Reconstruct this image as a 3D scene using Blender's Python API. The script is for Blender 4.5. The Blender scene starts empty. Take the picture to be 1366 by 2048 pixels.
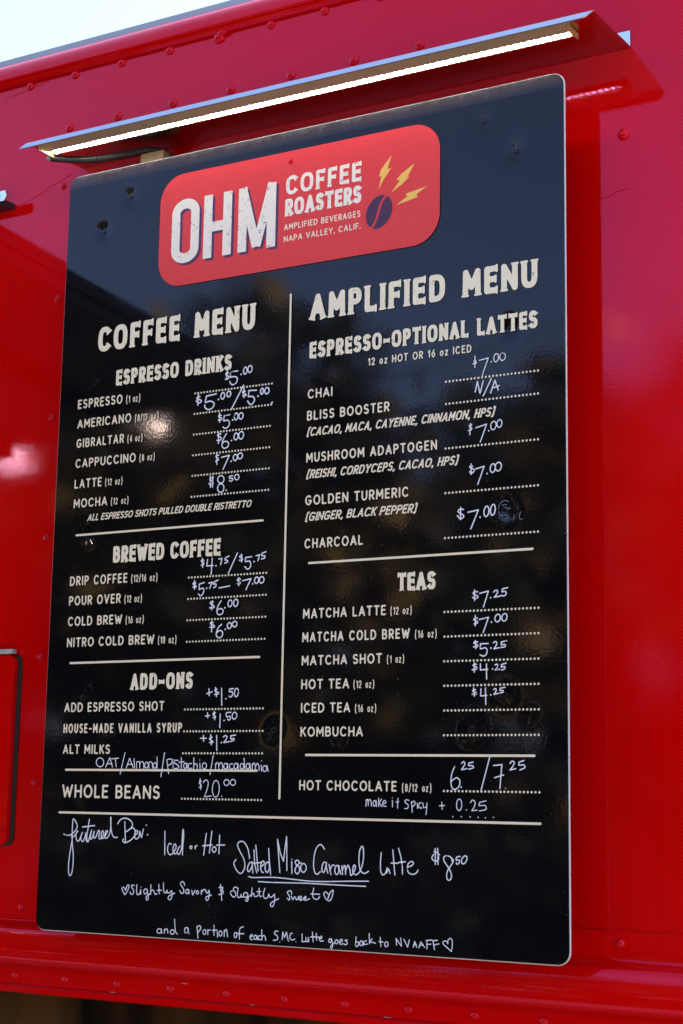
import bpy, bmesh, math, random
import numpy as np
from mathutils import Vector

rad = math.radians
# ------------------------------------------------------------------ camera, sky, sun, exposure
scene = bpy.context.scene
OX, OY, OZ = 0.0, -0.072, 1.385          # board origin (front, bottom-left corner) in the world; truck wall is y = 0

cam_data = bpy.data.cameras.new("camera")
cam_data.sensor_fit = 'VERTICAL'
cam_data.sensor_height = 36.0
cam_data.lens = 58.007
cam_data.clip_start = 0.05
cam_data.clip_end = 3000.0
cam = bpy.data.objects.new("camera", cam_data)
scene.collection.objects.link(cam)
_r = [[0.866659831320554, 0.4986261240071641, 0.016514394721608452],
      [-0.07111933824945313, 0.1562403445632131, -0.9851553148908694],
      [-0.4938043909306486, 0.8526200462036772, 0.17086919063789874]]
from mathutils import Matrix
cx_, cy_, cz_ = _r[0], [-v for v in _r[1]], [-v for v in _r[2]]
cam.matrix_world = Matrix(((cx_[0], cy_[0], cz_[0], 1.77195602 + OX),
                           (cx_[1], cy_[1], cz_[1], -2.10577862 + OY),
                           (cx_[2], cy_[2], cz_[2], 0.21497839 + OZ),
                           (0, 0, 0, 1)))
cam_data.dof.use_dof = True
cam_data.dof.focus_distance = 2.6
cam_data.dof.aperture_fstop = 11.0
scene.camera = cam

SUN_EL, SUN_ROT = rad(48), rad(42)
world = bpy.data.worlds.new("World")
scene.world = world
world.use_nodes = True
wn = world.node_tree.nodes
sky = wn.new('ShaderNodeTexSky')
sky.sky_type = 'NISHITA'
sky.sun_disc = False
sky.sun_elevation = SUN_EL
sky.sun_rotation = SUN_ROT
sky.air_density = 1.0
sky.dust_density = 2.4
sky.ozone_density = 4.5
wn['Background'].inputs['Strength'].default_value = 0.15
world.node_tree.links.new(sky.outputs[0], wn['Background'].inputs[0])

sun_data = bpy.data.lights.new("sun", 'SUN')
sun_data.energy = 3.5
sun_data.angle = rad(0.5)
sun_data.color = (1.0, 0.93, 0.84)
sun = bpy.data.objects.new("sun", sun_data)
scene.collection.objects.link(sun)
sd = Vector((math.sin(SUN_ROT) * math.cos(SUN_EL), math.cos(SUN_ROT) * math.cos(SUN_EL), math.sin(SUN_EL)))
sun.rotation_euler = sd.to_track_quat('Z', 'Y').to_euler()
sun.location = sd * 40

scene.view_settings.view_transform = 'Standard'
scene.view_settings.look = 'None'
scene.view_settings.gamma = 1.0
scene.view_settings.exposure = 2.15
scene.render.engine = 'CYCLES'
scene.cycles.use_denoising = True
scene.cycles.max_bounces = 8
scene.cycles.sample_clamp_indirect = 8.0

# ------------------------------------------------------------------ helpers
COL = scene.collection

def link(o, parent=None):
    COL.objects.link(o)
    if parent is not None:
        o.parent = parent
    return o

def thing(name, label, cat, loc=(0, 0, 0), group=None):
    o = bpy.data.objects.new(name, None)
    o.empty_display_size = 0.1
    link(o)
    o.location = loc
    o['label'] = label
    o['category'] = cat
    if group:
        o['group'] = group
    return o

def obj(name, me, m, parent=None, label=None):
    o = bpy.data.objects.new(name, me)
    if m is not None:
        me.materials.append(m)
    link(o, parent)
    if label:
        o['label'] = label
    return o

def from_bm(bm, smooth=False):
    me = bpy.data.meshes.new("mesh")
    bmesh.ops.recalc_face_normals(bm, faces=bm.faces[:])
    bm.to_mesh(me)
    bm.free()
    if smooth:
        me.polygons.foreach_set('use_smooth', [True] * len(me.polygons))
    return me

def from_data(v, f, smooth=False):
    me = bpy.data.meshes.new("mesh")
    me.from_pydata([tuple(map(float, p)) for p in v], [], [tuple(map(int, q)) for q in f])
    me.update()
    if smooth:
        me.polygons.foreach_set('use_smooth', [True] * len(me.polygons))
    return me

def box(bm, x0, x1, y0, y1, z0, z1):
    vs = [bm.verts.new((x, y, z)) for x in (x0, x1) for y in (y0, y1) for z in (z0, z1)]
    for q in ((0, 1, 3, 2), (4, 6, 7, 5), (0, 4, 5, 1), (2, 3, 7, 6), (0, 2, 6, 4), (1, 5, 7, 3)):
        bm.faces.new([vs[i] for i in q])

def bevel(bm, w, seg=2):
    bmesh.ops.bevel(bm, geom=bm.edges[:], offset=w, segments=seg, profile=0.7, affect='EDGES')

def rrect(x0, x1, z0, z1, r, n=8):
    p = []
    for cx, cz, a0 in ((x1 - r, z1 - r, 0), (x0 + r, z1 - r, 90), (x0 + r, z0 + r, 180), (x1 - r, z0 + r, 270)):
        for i in range(n + 1):
            a = rad(a0 + 90 * i / n)
            p.append((cx + r * math.cos(a), cz + r * math.sin(a)))
    return p

def slab(pts, y0, y1):
    """a flat outline in the wall plane with thickness y0..y1"""
    bm = bmesh.new()
    a = [bm.verts.new((x, y0, z)) for x, z in pts]
    b = [bm.verts.new((x, y1, z)) for x, z in pts]
    bm.faces.new(a)
    bm.faces.new(b[::-1])
    n = len(pts)
    for i in range(n):
        bm.faces.new((a[i], a[(i + 1) % n], b[(i + 1) % n], b[i]))
    return bm

def extrude_x(prof, x0, x1, closed=False, step=None):
    xs = [x0, x1] if step is None else list(np.linspace(x0, x1, max(2, int((x1 - x0) / step) + 1)))
    v, f = [], []
    n = len(prof)
    for x in xs:
        v += [(x, y, z) for y, z in prof]
    for k in range(len(xs) - 1):
        for i in range(n if closed else n - 1):
            j = (i + 1) % n
            f.append((k * n + i, k * n + j, (k + 1) * n + j, (k + 1) * n + i))
    if closed:
        f.append(tuple(range(n))[::-1])
        f.append(tuple(range((len(xs) - 1) * n, len(xs) * n)))
    return from_data(v, f)

def tube(path, r, seg=10, rings=None):
    v, f = [], []
    P = [Vector(p) for p in path]
    n = len(P)
    for i, p in enumerate(P):
        d = (P[min(i + 1, n - 1)] - P[max(i - 1, 0)]).normalized()
        up = Vector((0, 0, 1)) if abs(d.z) < 0.9 else Vector((1, 0, 0))
        a = d.cross(up).normalized()
        b = a.cross(d)
        rr = r if rings is None else r * rings(i)
        for k in range(seg):
            t = 2 * math.pi * k / seg
            v.append(p + a * (rr * math.cos(t)) + b * (rr * math.sin(t)))
    for i in range(n - 1):
        for k in range(seg):
            l = (k + 1) % seg
            f.append((i * seg + k, i * seg + l, (i + 1) * seg + l, (i + 1) * seg + k))
    f.append(tuple(range(seg))[::-1])
    f.append(tuple(range((n - 1) * seg, n * seg)))
    return from_data(v, f, True)

def dome(r, h, seg=20, rings=7, skirt=1.0):
    """a rivet head: dome towards -y, base circle on y = 0"""
    v, f = [], []
    for i in range(rings):
        a = math.pi / 2 * i / rings
        for k in range(seg):
            t = 2 * math.pi * k / seg
            v.append((r * math.cos(a) * math.cos(t), -h * math.sin(a), r * math.cos(a) * math.sin(t)))
    v.append((0, -h, 0))
    for i in range(rings - 1):
        for k in range(seg):
            l = (k + 1) % seg
            f.append((i * seg + k, i * seg + l, (i + 1) * seg + l, (i + 1) * seg + k))
    for k in range(seg):
        f.append(((rings - 1) * seg + k, (rings - 1) * seg + (k + 1) % seg, len(v) - 1))
    return from_data(v, f, True)

def catmull(p, n=5):
    if len(p) < 3:
        return p
    p = np.array(p, float)
    q = np.vstack([2 * p[0] - p[1], p, 2 * p[-1] - p[-2]])
    o = []
    for i in range(1, len(q) - 2):
        a, b, c, d = q[i - 1], q[i], q[i + 1], q[i + 2]
        for k in range(n):
            t = k / n
            o.append(.5 * ((2 * b) + (-a + c) * t + (2 * a - 5 * b + 4 * c - d) * t * t + (-a + 3 * b - 3 * c + d) * t ** 3))
    o.append(q[-2])
    return np.array(o)

# ---- ink: strokes -> one flat outline mesh with no overlapping faces (distance field + marching squares)
class Ink:
    def __init__(self, x0, z0, x1, z1, cell):
        self.c = cell
        self.x0, self.z0 = x0, z0
        self.nx = int((x1 - x0) / cell) + 3
        self.nz = int((z1 - z0) / cell) + 3
        self.f = np.full((self.nz, self.nx), 1.0)

    def seg(self, a, b, r, cut_a=False, cut_b=False, r2=None):
        r2 = r if r2 is None else r2
        m = max(r, r2) + 2 * self.c
        i0 = max(0, int((min(a[0], b[0]) - m - self.x0) / self.c))
        i1 = min(self.nx, int((max(a[0], b[0]) + m - self.x0) / self.c) + 2)
        j0 = max(0, int((min(a[1], b[1]) - m - self.z0) / self.c))
        j1 = min(self.nz, int((max(a[1], b[1]) + m - self.z0) / self.c) + 2)
        if i1 <= i0 or j1 <= j0:
            return
        X = self.x0 + np.arange(i0, i1) * self.c
        Z = self.z0 + np.arange(j0, j1) * self.c
        X, Z = np.meshgrid(X, Z)
        dx, dz = b[0] - a[0], b[1] - a[1]
        L2 = dx * dx + dz * dz
        if L2 < 1e-14:
            d = np.hypot(X - a[0], Z - a[1]) - r
        else:
            tt = ((X - a[0]) * dx + (Z - a[1]) * dz) / L2
            t = np.clip(tt, 0, 1)
            d = np.hypot(X - a[0] - t * dx, Z - a[1] - t * dz) - (r + (r2 - r) * t)
            L = math.sqrt(L2)
            if cut_a:
                d = np.maximum(d, -tt * L)
            if cut_b:
                d = np.maximum(d, (tt - 1) * L)
        w = self.f[j0:j1, i0:i1]
        np.minimum(w, d, out=w)

    def line(self, pts, r, cuts=(False, False)):
        n = len(pts)
        for i in range(n - 1):
            self.seg(pts[i], pts[i + 1], r, cuts[0] and i == 0, cuts[1] and i == n - 2)
        if n == 1:
            self.seg(pts[0], pts[0], r)

    def mesh(self, y):
        F = self.f.copy()
        F[0, :] = F[-1, :] = 1
        F[:, 0] = F[:, -1] = 1
        nz, nx = F.shape
        ins = F < 0
        code = (ins[:-1, :-1] * 1 + ins[:-1, 1:] * 2 + ins[1:, 1:] * 4 + ins[1:, :-1] * 8)
        vid, V, faces = {}, [], []
        c, x0, z0 = self.c, self.x0, self.z0

        def corner(j, i):
            k = (0, j, i)
            if k not in vid:
                vid[k] = len(V)
                V.append((x0 + i * c, y, z0 + j * c))
            return vid[k]

        def hor(j, i):
            k = (1, j, i)
            if k not in vid:
                a, b = F[j, i], F[j, i + 1]
                t = min(.98, max(.02, a / (a - b)))
                vid[k] = len(V)
                V.append((x0 + (i + t) * c, y, z0 + j * c))
            return vid[k]

        def ver(j, i):
            k = (2, j, i)
            if k not in vid:
                a, b = F[j, i], F[j + 1, i]
                t = min(.98, max(.02, a / (a - b)))
                vid[k] = len(V)
                V.append((x0 + i * c, y, z0 + (j + t) * c))
            return vid[k]

        for j, i in zip(*np.nonzero(code)):
            k = code[j, i]
            A, B, C, D = (j, i), (j, i + 1), (j + 1, i + 1), (j + 1, i)
            if k in (5, 10):                       # saddle: two corners
                if k == 5:
                    faces.append((corner(*A), hor(j, i), ver(j, i)))
                    faces.append((corner(*C), hor(j + 1, i), ver(j, i + 1)))
                else:
                    faces.append((corner(*B), ver(j, i + 1), hor(j, i)))
                    faces.append((corner(*D), ver(j, i), hor(j + 1, i)))
                continue
            poly = []
            if k & 1:
                poly.append(corner(*A))
            if bool(k & 1) != bool(k & 2):
                poly.append(hor(j, i))
            if k & 2:
                poly.append(corner(*B))
            if bool(k & 2) != bool(k & 4):
                poly.append(ver(j, i + 1))
            if k & 4:
                poly.append(corner(*C))
            if bool(k & 4) != bool(k & 8):
                poly.append(hor(j + 1, i))
            if k & 8:
                poly.append(corner(*D))
            if bool(k & 8) != bool(k & 1):
                poly.append(ver(j, i))
            faces.append(tuple(poly))
        return from_data(V, faces)

def arc(cx, cy, rx, ry, a0, a1, n=14, e=2.0):
    o = []
    for i in range(n + 1):
        a = rad(a0 + (a1 - a0) * i / n)
        c, s = math.cos(a), math.sin(a)
        o.append((cx + rx * math.copysign(abs(c) ** (2 / e), c), cy + ry * math.copysign(abs(s) ** (2 / e), s)))
    return o

def glyphs(e):
    """skeleton letters in a unit box; e is how square the round letters are"""
    P_ = [(0, 0), (0, 1), (.5, 1)] + arc(.5, .73, .5, .27, 80, -80, 8, e) + [(.5, .46), (0, .46)]
    G = {
        'A': (.76, [[(0, 0), (.5, 1), (1, 0)], [(.17, .3), (.83, .3)]]),
        'B': (.62, [[(0, 0), (0, 1), (.5, 1)] + arc(.5, .765, .42, .235, 80, -80, 8, e) + [(.5, .53), (0, .53)],
                    [(.5, .53)] + arc(.5, .265, .5, .265, 80, -80, 8, e) + [(.5, 0), (0, 0)]]),
        'C': (.76, [arc(.52, .5, .52, .5, 46, 314, 22, e)]),
        'D': (.72, [[(0, 0), (0, 1), (.36, 1)] + arc(.36, .5, .64, .5, 84, -84, 14, e) + [(.36, 0), (0, 0)]]),
        'E': (.52, [[(1, 1), (0, 1), (0, 0), (1, 0)], [(0, .52), (.86, .52)]]),
        'F': (.5, [[(1, 1), (0, 1), (0, 0)], [(0, .49), (.84, .49)]]),
        'G': (.8, [arc(.5, .5, .5, .5, 46, 350, 22, e) + [(1, .44), (.6, .44)]]),
        'H': (.66, [[(0, 0), (0, 1)], [(1, 0), (1, 1)], [(0, .5), (1, .5)]]),
        'I': (0, [[(.5, 0), (.5, 1)]]),
        'J': (.5, [[(1, 1), (1, .3)] + arc(.5, .3, .5, .3, -10, -150, 8, e)]),
        'K': (.62, [[(0, 0), (0, 1)], [(.96, 1), (0, .42)], [(.3, .6), (1, 0)]]),
        'L': (.5, [[(0, 1), (0, 0), (1, 0)]]),
        'M': (.84, [[(0, 0), (0.03, 1), (.5, .3), (.97, 1), (1, 0)]]),
        'N': (.7, [[(0, 0), (0, 1), (1, 0), (1, 1)]]),
        'O': (.84, [arc(.5, .5, .5, .5, 90, 450, 30, e)]),
        'P': (.58, [P_]),
        'R': (.6, [P_, [(.42, .46), (1, 0)]]),
        'S': (.58, [arc(.5, .755, .47, .245, 35, 262, 12, e) + arc(.5, .255, .5, .255, 82, -145, 12, e)]),
        'T': (.64, [[(0, 1), (1, 1)], [(.5, 1), (.5, 0)]]),
        'U': (.66, [[(0, 1), (0, .4)] + arc(.5, .4, .5, .4, 184, 356, 14, e) + [(1, .4), (1, 1)]]),
        'V': (.74, [[(0, 1), (.5, 0), (1, 1)]]),
        'W': (1.08, [[(0, 1), (.25, 0), (.5, .82), (.75, 0), (1, 1)]]),
        'X': (.68, [[(0, 0), (1, 1)], [(0, 1), (1, 0)]]),
        'Y': (.7, [[(0, 1), (.5, .46), (1, 1)], [(.5, .46), (.5, 0)]]),
        'Z': (.58, [[(0, 1), (1, 1), (0, 0), (1, 0)]]),
        '0': (.56, [arc(.5, .5, .5, .5, 90, 450, 26, 2.2)]),
        '1': (.24, [[(0, .78), (1, 1), (1, 0)]]),
        '2': (.52, [arc(.5, .7, .48, .3, 165, -25, 12) + [(0, 0), (1, 0)]]),
        '4': (.56, [[(.74, 0), (.74, 1), (0, .26), (1, .26)]]),
        '6': (.54, [arc(.5, .31, .5, .31, 90, 450, 22), [(.76, 1), (.3, .62), (.02, .36)]]),
        '8': (.52, [arc(.5, .76, .42, .24, 90, 450, 18), arc(.5, .27, .5, .27, 90, 450, 18)]),
        '(': (.34, [arc(1.0, .45, 1.0, .74, 115, 245, 10)]),
        ')': (.34, [arc(0, .45, 1.0, .74, 65, -65, 10)]),
        '[': (.2, [[(1, 1.08), (0, 1.08), (0, -.1), (1, -.1)]]),
        ']': (.2, [[(0, 1.08), (1, 1.08), (1, -.1), (0, -.1)]]),
        '/': (.4, [[(0, -.1), (1, 1.1)]]),
        '-': (.42, [[(0, .44), (1, .44)]]),
        '.': (0, [[(.5, .02)]]),
        ',': (.06, [[(.9, .03), (.2, -.17)]]),
        'o': (.52, [arc(.5, .34, .5, .34, 90, 450, 20)]),
        'z': (.44, [[(0, .68), (1, .68), (0, 0), (1, 0)]]),
    }
    return G

G_ROUND, G_SQ = glyphs(2.05), glyphs(2.7)
#        stroke radius, track, space, kind
STYLES = {'A': dict(r=.084, tr=.17, sp=.30, G=G_ROUND), 'S': dict(r=.064, tr=.14, sp=.40, G=G_ROUND),
          'B': dict(r=.108, tr=.13, sp=.42, G=G_SQ, butt=True, flare=True),
          'L': dict(r=.098, tr=.16, sp=.40, G=G_SQ, butt=True, flare=True),
          'O': dict(r=.0755, tr=.13, sp=.30, G=glyphs(3.2), butt=True),
          'I': dict(r=.088, tr=.10, sp=.26, G=G_SQ, flare=True, shear=.30),
          'W': dict(r=.082, tr=.17, sp=.34, G=G_ROUND)}

def text_mesh(style, s, X0, Z0, X1, cap, y, cell=None, ink=None, words=None):
    st = STYLES[style]
    r, G = st['r'], st['G']
    sh = st.get('shear', 0)
    ws = [None if ch == ' ' else G[ch][0] for ch in s]
    need = (X1 - X0 - sh * cap * .55) / cap
    fixed = sum(2 * r for w in ws if w is not None) + sum(st['sp'] for w in ws if w is None) + st['tr'] * (len(s) - 1)
    var = sum(w for w in ws if w is not None)
    k = (need - fixed) / max(var, 1e-6)
    tr, sp = st['tr'], st['sp']
    lo, hi = .5, 1.35
    if k < lo or k > hi:
        k = min(hi, max(lo, k))
        g = (need - k * var - sum(2 * r for w in ws if w is not None)) / (st['tr'] * (len(s) - 1) + st['sp'] * ws.count(None) + 1e-6)
        tr, sp = tr * g, sp * g
    own = ink is None
    if own:
        c = cell or cap / 20
        ink = Ink(X0 - cap * .35, Z0 - cap * .35, X1 + cap * .45, Z0 + cap * 1.35, c)
    x = X0 / cap
    z0 = Z0 / cap
    for ch, w in zip(s, ws):
        if w is None:
            x += sp + tr
            if words is not None:
                words.append(ink.mesh(y))
                ink = Ink(X0 - cap * .35, Z0 - cap * .35, X1 + cap * .45, Z0 + cap * 1.35, ink.c)
            continue
        strokes = G[ch][1]
        wk = w * k
        def tf(p):
            px = x + r + p[0] * wk
            pz = r + p[1] * (1 - 2 * r)
            return ((px + sh * (pz - .2)) * cap, (z0 + pz) * cap)
        ends = {}
        for q in strokes:
            for p in (q[0], q[-1]):
                ends[p] = ends.get(p, 0) + 1
        for q in strokes:
            pts = [tf(p) for p in q]
            closed = len(q) > 3 and math.hypot(q[0][0] - q[-1][0], q[0][1] - q[-1][1]) < 1e-6
            cuts = [False, False]
            if st.get('butt') or st.get('flare'):
                for side in (0, 1):
                    a, b = (0, 1) if side == 0 else (-1, -2)
                    p = q[a]
                    if closed or len(q) == 1:
                        continue
                    # a free end: touches no other stroke
                    free = ends[p] == 1
                    for q2 in strokes:
                        if q2 is q:
                            continue
                        for u, v in zip(q2[:-1], q2[1:]):
                            dx, dz = v[0] - u[0], v[1] - u[1]
                            t = max(0, min(1, ((p[0] - u[0]) * dx + (p[1] - u[1]) * dz) / (dx * dx + dz * dz + 1e-9)))
                            if math.hypot(p[0] - u[0] - t * dx, p[1] - u[1] - t * dz) < .06:
                                free = False
                    if not free:
                        continue
                    d = Vector((pts[a][0] - pts[b][0], pts[a][1] - pts[b][1])).normalized()
                    R = r * cap
                    if st.get('butt'):
                        pts[a] = (pts[a][0] + d.x * R, pts[a][1] + d.y * R)
                        cuts[side] = True
                    if st.get('flare'):
                        n = Vector((-d.y, d.x))
                        e_ = Vector(pts[a]) - d * (R * .38 if st.get('butt') else -R * .1)
                        if sh:
                            n = Vector((1, 0)) if abs(d.y) > .5 else Vector((sh, 1)).normalized()
                        hl = R * (1.02 if st.get('butt') else 1.3)
                        ink.seg(e_ - n * hl, e_ + n * hl, R * .38)
            ink.line(pts, r * cap * (1.25 if ch == '.' else 1), cuts)
        x += wk + 2 * r + tr
    return ink.mesh(y) if own else None

# ------------------------------------------------------------------ materials
def material(name):
    m = bpy.data.materials.new(name)
    m.use_nodes = True
    return m, m.node_tree.nodes, m.node_tree.links, m.node_tree.nodes['Principled BSDF']

def plain(name, col, rough=.5, metal=0.0, emit=None, es=0.0, spec=.5, var=.12, vscale=30, bump=0.0, bscale=200):
    m, N, Lk, B = material(name)
    tc = N.new('ShaderNodeTexCoord')
    nz = N.new('ShaderNodeTexNoise')
    nz.inputs['Scale'].default_value = vscale
    nz.inputs['Detail'].default_value = 4
    Lk.new(tc.outputs['Object'], nz.inputs['Vector'])
    mx = N.new('ShaderNodeMix'); mx.data_type = 'RGBA'
    mx.inputs['A'].default_value = (*[c * (1 - var) for c in col], 1)
    mx.inputs['B'].default_value = (*[min(1, c * (1 + var)) for c in col], 1)
    Lk.new(nz.outputs['Fac'], mx.inputs['Factor'])
    Lk.new(mx.outputs['Result'], B.inputs['Base Color'])
    B.inputs['Roughness'].default_value = rough
    B.inputs['Metallic'].default_value = metal
    B.inputs['Specular IOR Level'].default_value = spec
    if emit:
        B.inputs['Emission Color'].default_value = (*emit, 1)
        B.inputs['Emission Strength'].default_value = es
    if bump:
        n2 = N.new('ShaderNodeTexNoise'); n2.inputs['Scale'].default_value = bscale
        Lk.new(tc.outputs['Object'], n2.inputs['Vector'])
        b = N.new('ShaderNodeBump'); b.inputs['Strength'].default_value = bump; b.inputs['Distance'].default_value = .001
        Lk.new(n2.outputs['Fac'], b.inputs['Height']); Lk.new(b.outputs[0], B.inputs['Normal'])
    return m

def math_node(N, op, a=None, b=None):
    n = N.new('ShaderNodeMath'); n.operation = op
    if a is not None and not hasattr(a, 'links'): n.inputs[0].default_value = a
    if b is not None and not hasattr(b, 'links'): n.inputs[1].default_value = b
    return n

def red_vinyl(name='red_vinyl', dots=True):
    """glossy red wrap film with a printed halftone of darker dots and faint run-down dust streaks"""
    m, N, Lk, B = material(name)
    tc = N.new('ShaderNodeTexCoord')
    sep = N.new('ShaderNodeSeparateXYZ'); Lk.new(tc.outputs['Object'], sep.inputs[0])
    def comb(axis):
        s = math_node(N, 'MULTIPLY', None, 2 * math.pi / .0056); Lk.new(sep.outputs[axis], s.inputs[0])
        c = math_node(N, 'SINE'); Lk.new(s.outputs[0], c.inputs[0]); return c
    a, b = comb('X'), comb('Z')
    pr = math_node(N, 'MULTIPLY'); Lk.new(a.outputs[0], pr.inputs[0]); Lk.new(b.outputs[0], pr.inputs[1])
    mr = N.new('ShaderNodeMapRange'); mr.interpolation_type = 'SMOOTHSTEP'
    mr.inputs['From Min'].default_value = .15; mr.inputs['From Max'].default_value = .65
    Lk.new(pr.outputs[0], mr.inputs['Value'])
    big = N.new('ShaderNodeTexNoise'); big.inputs['Scale'].default_value = 2.2; big.inputs['Detail'].default_value = 3
    Lk.new(tc.outputs['Object'], big.inputs['Vector'])
    bm_ = N.new('ShaderNodeMapRange'); bm_.inputs['From Min'].default_value = .35; bm_.inputs['From Max'].default_value = .65
    bm_.inputs['To Min'].default_value = .35; bm_.inputs['To Max'].default_value = .9
    Lk.new(big.outputs['Fac'], bm_.inputs['Value'])
    df = math_node(N, 'MULTIPLY'); Lk.new(mr.outputs[0], df.inputs[0]); Lk.new(bm_.outputs[0], df.inputs[1])
    mx = N.new('ShaderNodeMix'); mx.data_type = 'RGBA'
    mx.inputs['A'].default_value = (.66, .0006, .0006, 1)
    mx.inputs['B'].default_value = (.33, .0003, .0006, 1)
    Lk.new(df.outputs[0], mx.inputs['Factor'])
    # dust runs
    mp = N.new('ShaderNodeMapping'); mp.inputs['Scale'].default_value = (95, 20, 1.6)
    Lk.new(tc.outputs['Object'], mp.inputs[0])
    st = N.new('ShaderNodeTexNoise'); st.inputs['Scale'].default_value = 1; st.inputs['Detail'].default_value = 5; st.inputs['Roughness'].default_value = .65
    Lk.new(mp.outputs[0], st.inputs['Vector'])
    sm = N.new('ShaderNodeMapRange'); sm.inputs['From Min'].default_value = .42; sm.inputs['From Max'].default_value = .72
    Lk.new(st.outputs['Fac'], sm.inputs['Value'])
    dust = N.new('ShaderNodeMix'); dust.data_type = 'RGBA'
    du = math_node(N, 'MULTIPLY', None, .004); Lk.new(sm.outputs[0], du.inputs[0])
    Lk.new(du.outputs[0], dust.inputs['Factor']); Lk.new(mx.outputs['Result'], dust.inputs['A'])
    dust.inputs['B'].default_value = (.55, .3, .3, 1)
    Lk.new(dust.outputs['Result'], B.inputs['Base Color'])
    ro = N.new('ShaderNodeMapRange'); ro.inputs['To Min'].default_value = .03; ro.inputs['To Max'].default_value = .06
    Lk.new(sm.outputs[0], ro.inputs['Value']); Lk.new(ro.outputs[0], B.inputs['Roughness'])
    B.inputs['IOR'].default_value = 1.5
    B.inputs['Specular IOR Level'].default_value = .33
    B.inputs['Specular Tint'].default_value = (1, .42, .92, 1)
    fine = N.new('ShaderNodeTexNoise'); fine.inputs['Scale'].default_value = 330; fine.inputs['Detail'].default_value = 2
    Lk.new(tc.outputs['Object'], fine.inputs['Vector'])
    wav = N.new('ShaderNodeTexNoise'); wav.inputs['Scale'].default_value = 5; wav.inputs['Detail'].default_value = 2
    Lk.new(tc.outputs['Object'], wav.inputs['Vector'])
    b1 = N.new('ShaderNodeBump'); b1.inputs['Strength'].default_value = .03; b1.inputs['Distance'].default_value = .0015
    b2 = N.new('ShaderNodeBump'); b2.inputs['Strength'].default_value = .05; b2.inputs['Distance'].default_value = .004
    Lk.new(wav.outputs['Fac'], b2.inputs['Height']); Lk.new(b2.outputs[0], b1.inputs['Normal'])
    Lk.new(fine.outputs['Fac'], b1.inputs['Height']); Lk.new(b1.outputs[0], B.inputs['Normal'])
    return m

def board_face_mat():
    """glossy black printed film with orange peel, dust specks and faint wiped-marker haze"""
    m, N, Lk, B = material('black_board_film')
    tc = N.new('ShaderNodeTexCoord')
    v = N.new('ShaderNodeTexVoronoi'); v.inputs['Scale'].default_value = 95
    Lk.new(tc.outputs['Object'], v.inputs['Vector'])
    sp = math_node(N, 'LESS_THAN', None, .055); Lk.new(v.outputs['Distance'], sp.inputs[0])
    mask = N.new('ShaderNodeTexNoise'); mask.inputs['Scale'].default_value = 9; mask.inputs['Detail'].default_value = 3
    Lk.new(tc.outputs['Object'], mask.inputs['Vector'])
    mr = N.new('ShaderNodeMapRange'); mr.inputs['From Min'].default_value = .5; mr.inputs['From Max'].default_value = .72
    mr.inputs['To Max'].default_value = .6
    Lk.new(mask.outputs['Fac'], mr.inputs['Value'])
    f = math_node(N, 'MULTIPLY'); Lk.new(sp.outputs[0], f.inputs[0]); Lk.new(mr.outputs[0], f.inputs[1])
    mx = N.new('ShaderNodeMix'); mx.data_type = 'RGBA'
    mx.inputs['A'].default_value = (.0035, .0033, .0038, 1)
    mx.inputs['B'].default_value = (.5, .48, .46, 1)
    Lk.new(f.outputs[0], mx.inputs['Factor'])
    sz = N.new('ShaderNodeSeparateXYZ'); Lk.new(tc.outputs['Object'], sz.inputs[0])
    tz = N.new('ShaderNodeMapRange'); tz.inputs['From Min'].default_value = BH_ - .024; tz.inputs['From Max'].default_value = BH_ - .002
    Lk.new(sz.outputs['Z'], tz.inputs['Value'])
    dn = N.new('ShaderNodeTexNoise'); dn.inputs['Scale'].default_value = 45; dn.inputs['Detail'].default_value = 6; dn.inputs['Roughness'].default_value = .75
    Lk.new(tc.outputs['Object'], dn.inputs['Vector'])
    dm = math_node(N, 'MULTIPLY'); Lk.new(tz.outputs[0], dm.inputs[0]); Lk.new(dn.outputs['Fac'], dm.inputs[1])
    dust = N.new('ShaderNodeMix'); dust.data_type = 'RGBA'
    Lk.new(dm.outputs[0], dust.inputs['Factor']); Lk.new(mx.outputs['Result'], dust.inputs['A'])
    dust.inputs['B'].default_value = (.13, .10, .11, 1)
    Lk.new(dust.outputs['Result'], B.inputs['Base Color'])
    B.inputs['IOR'].default_value = 1.5
    B.inputs['Specular IOR Level'].default_value = .29
    B.inputs['Specular Tint'].default_value = (1, .86, 1, 1)
    hz = N.new('ShaderNodeTexNoise'); hz.inputs['Scale'].default_value = 14; hz.inputs['Detail'].default_value = 6
    Lk.new(tc.outputs['Object'], hz.inputs['Vector'])
    ro = N.new('ShaderNodeMapRange'); ro.inputs['From Min'].default_value = .35; ro.inputs['From Max'].default_value = .75
    ro.inputs['To Min'].default_value = .035; ro.inputs['To Max'].default_value = .085
    Lk.new(hz.outputs['Fac'], ro.inputs['Value'])
    rd_ = math_node(N, 'MULTIPLY', None, .55); Lk.new(dm.outputs[0], rd_.inputs[0])
    ra_ = math_node(N, 'ADD'); Lk.new(ro.outputs[0], ra_.inputs[0]); Lk.new(rd_.outputs[0], ra_.inputs[1])
    Lk.new(ra_.outputs[0], B.inputs['Roughness'])
    op = N.new('ShaderNodeTexNoise'); op.inputs['Scale'].default_value = 210; op.inputs['Detail'].default_value = 1.5
    Lk.new(tc.outputs['Object'], op.inputs['Vector'])
    b = N.new('ShaderNodeBump'); b.inputs['Strength'].default_value = .014; b.inputs['Distance'].default_value = .0015
    Lk.new(op.outputs['Fac'], b.inputs['Height']); Lk.new(b.outputs[0], B.inputs['Normal'])
    return m

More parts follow.
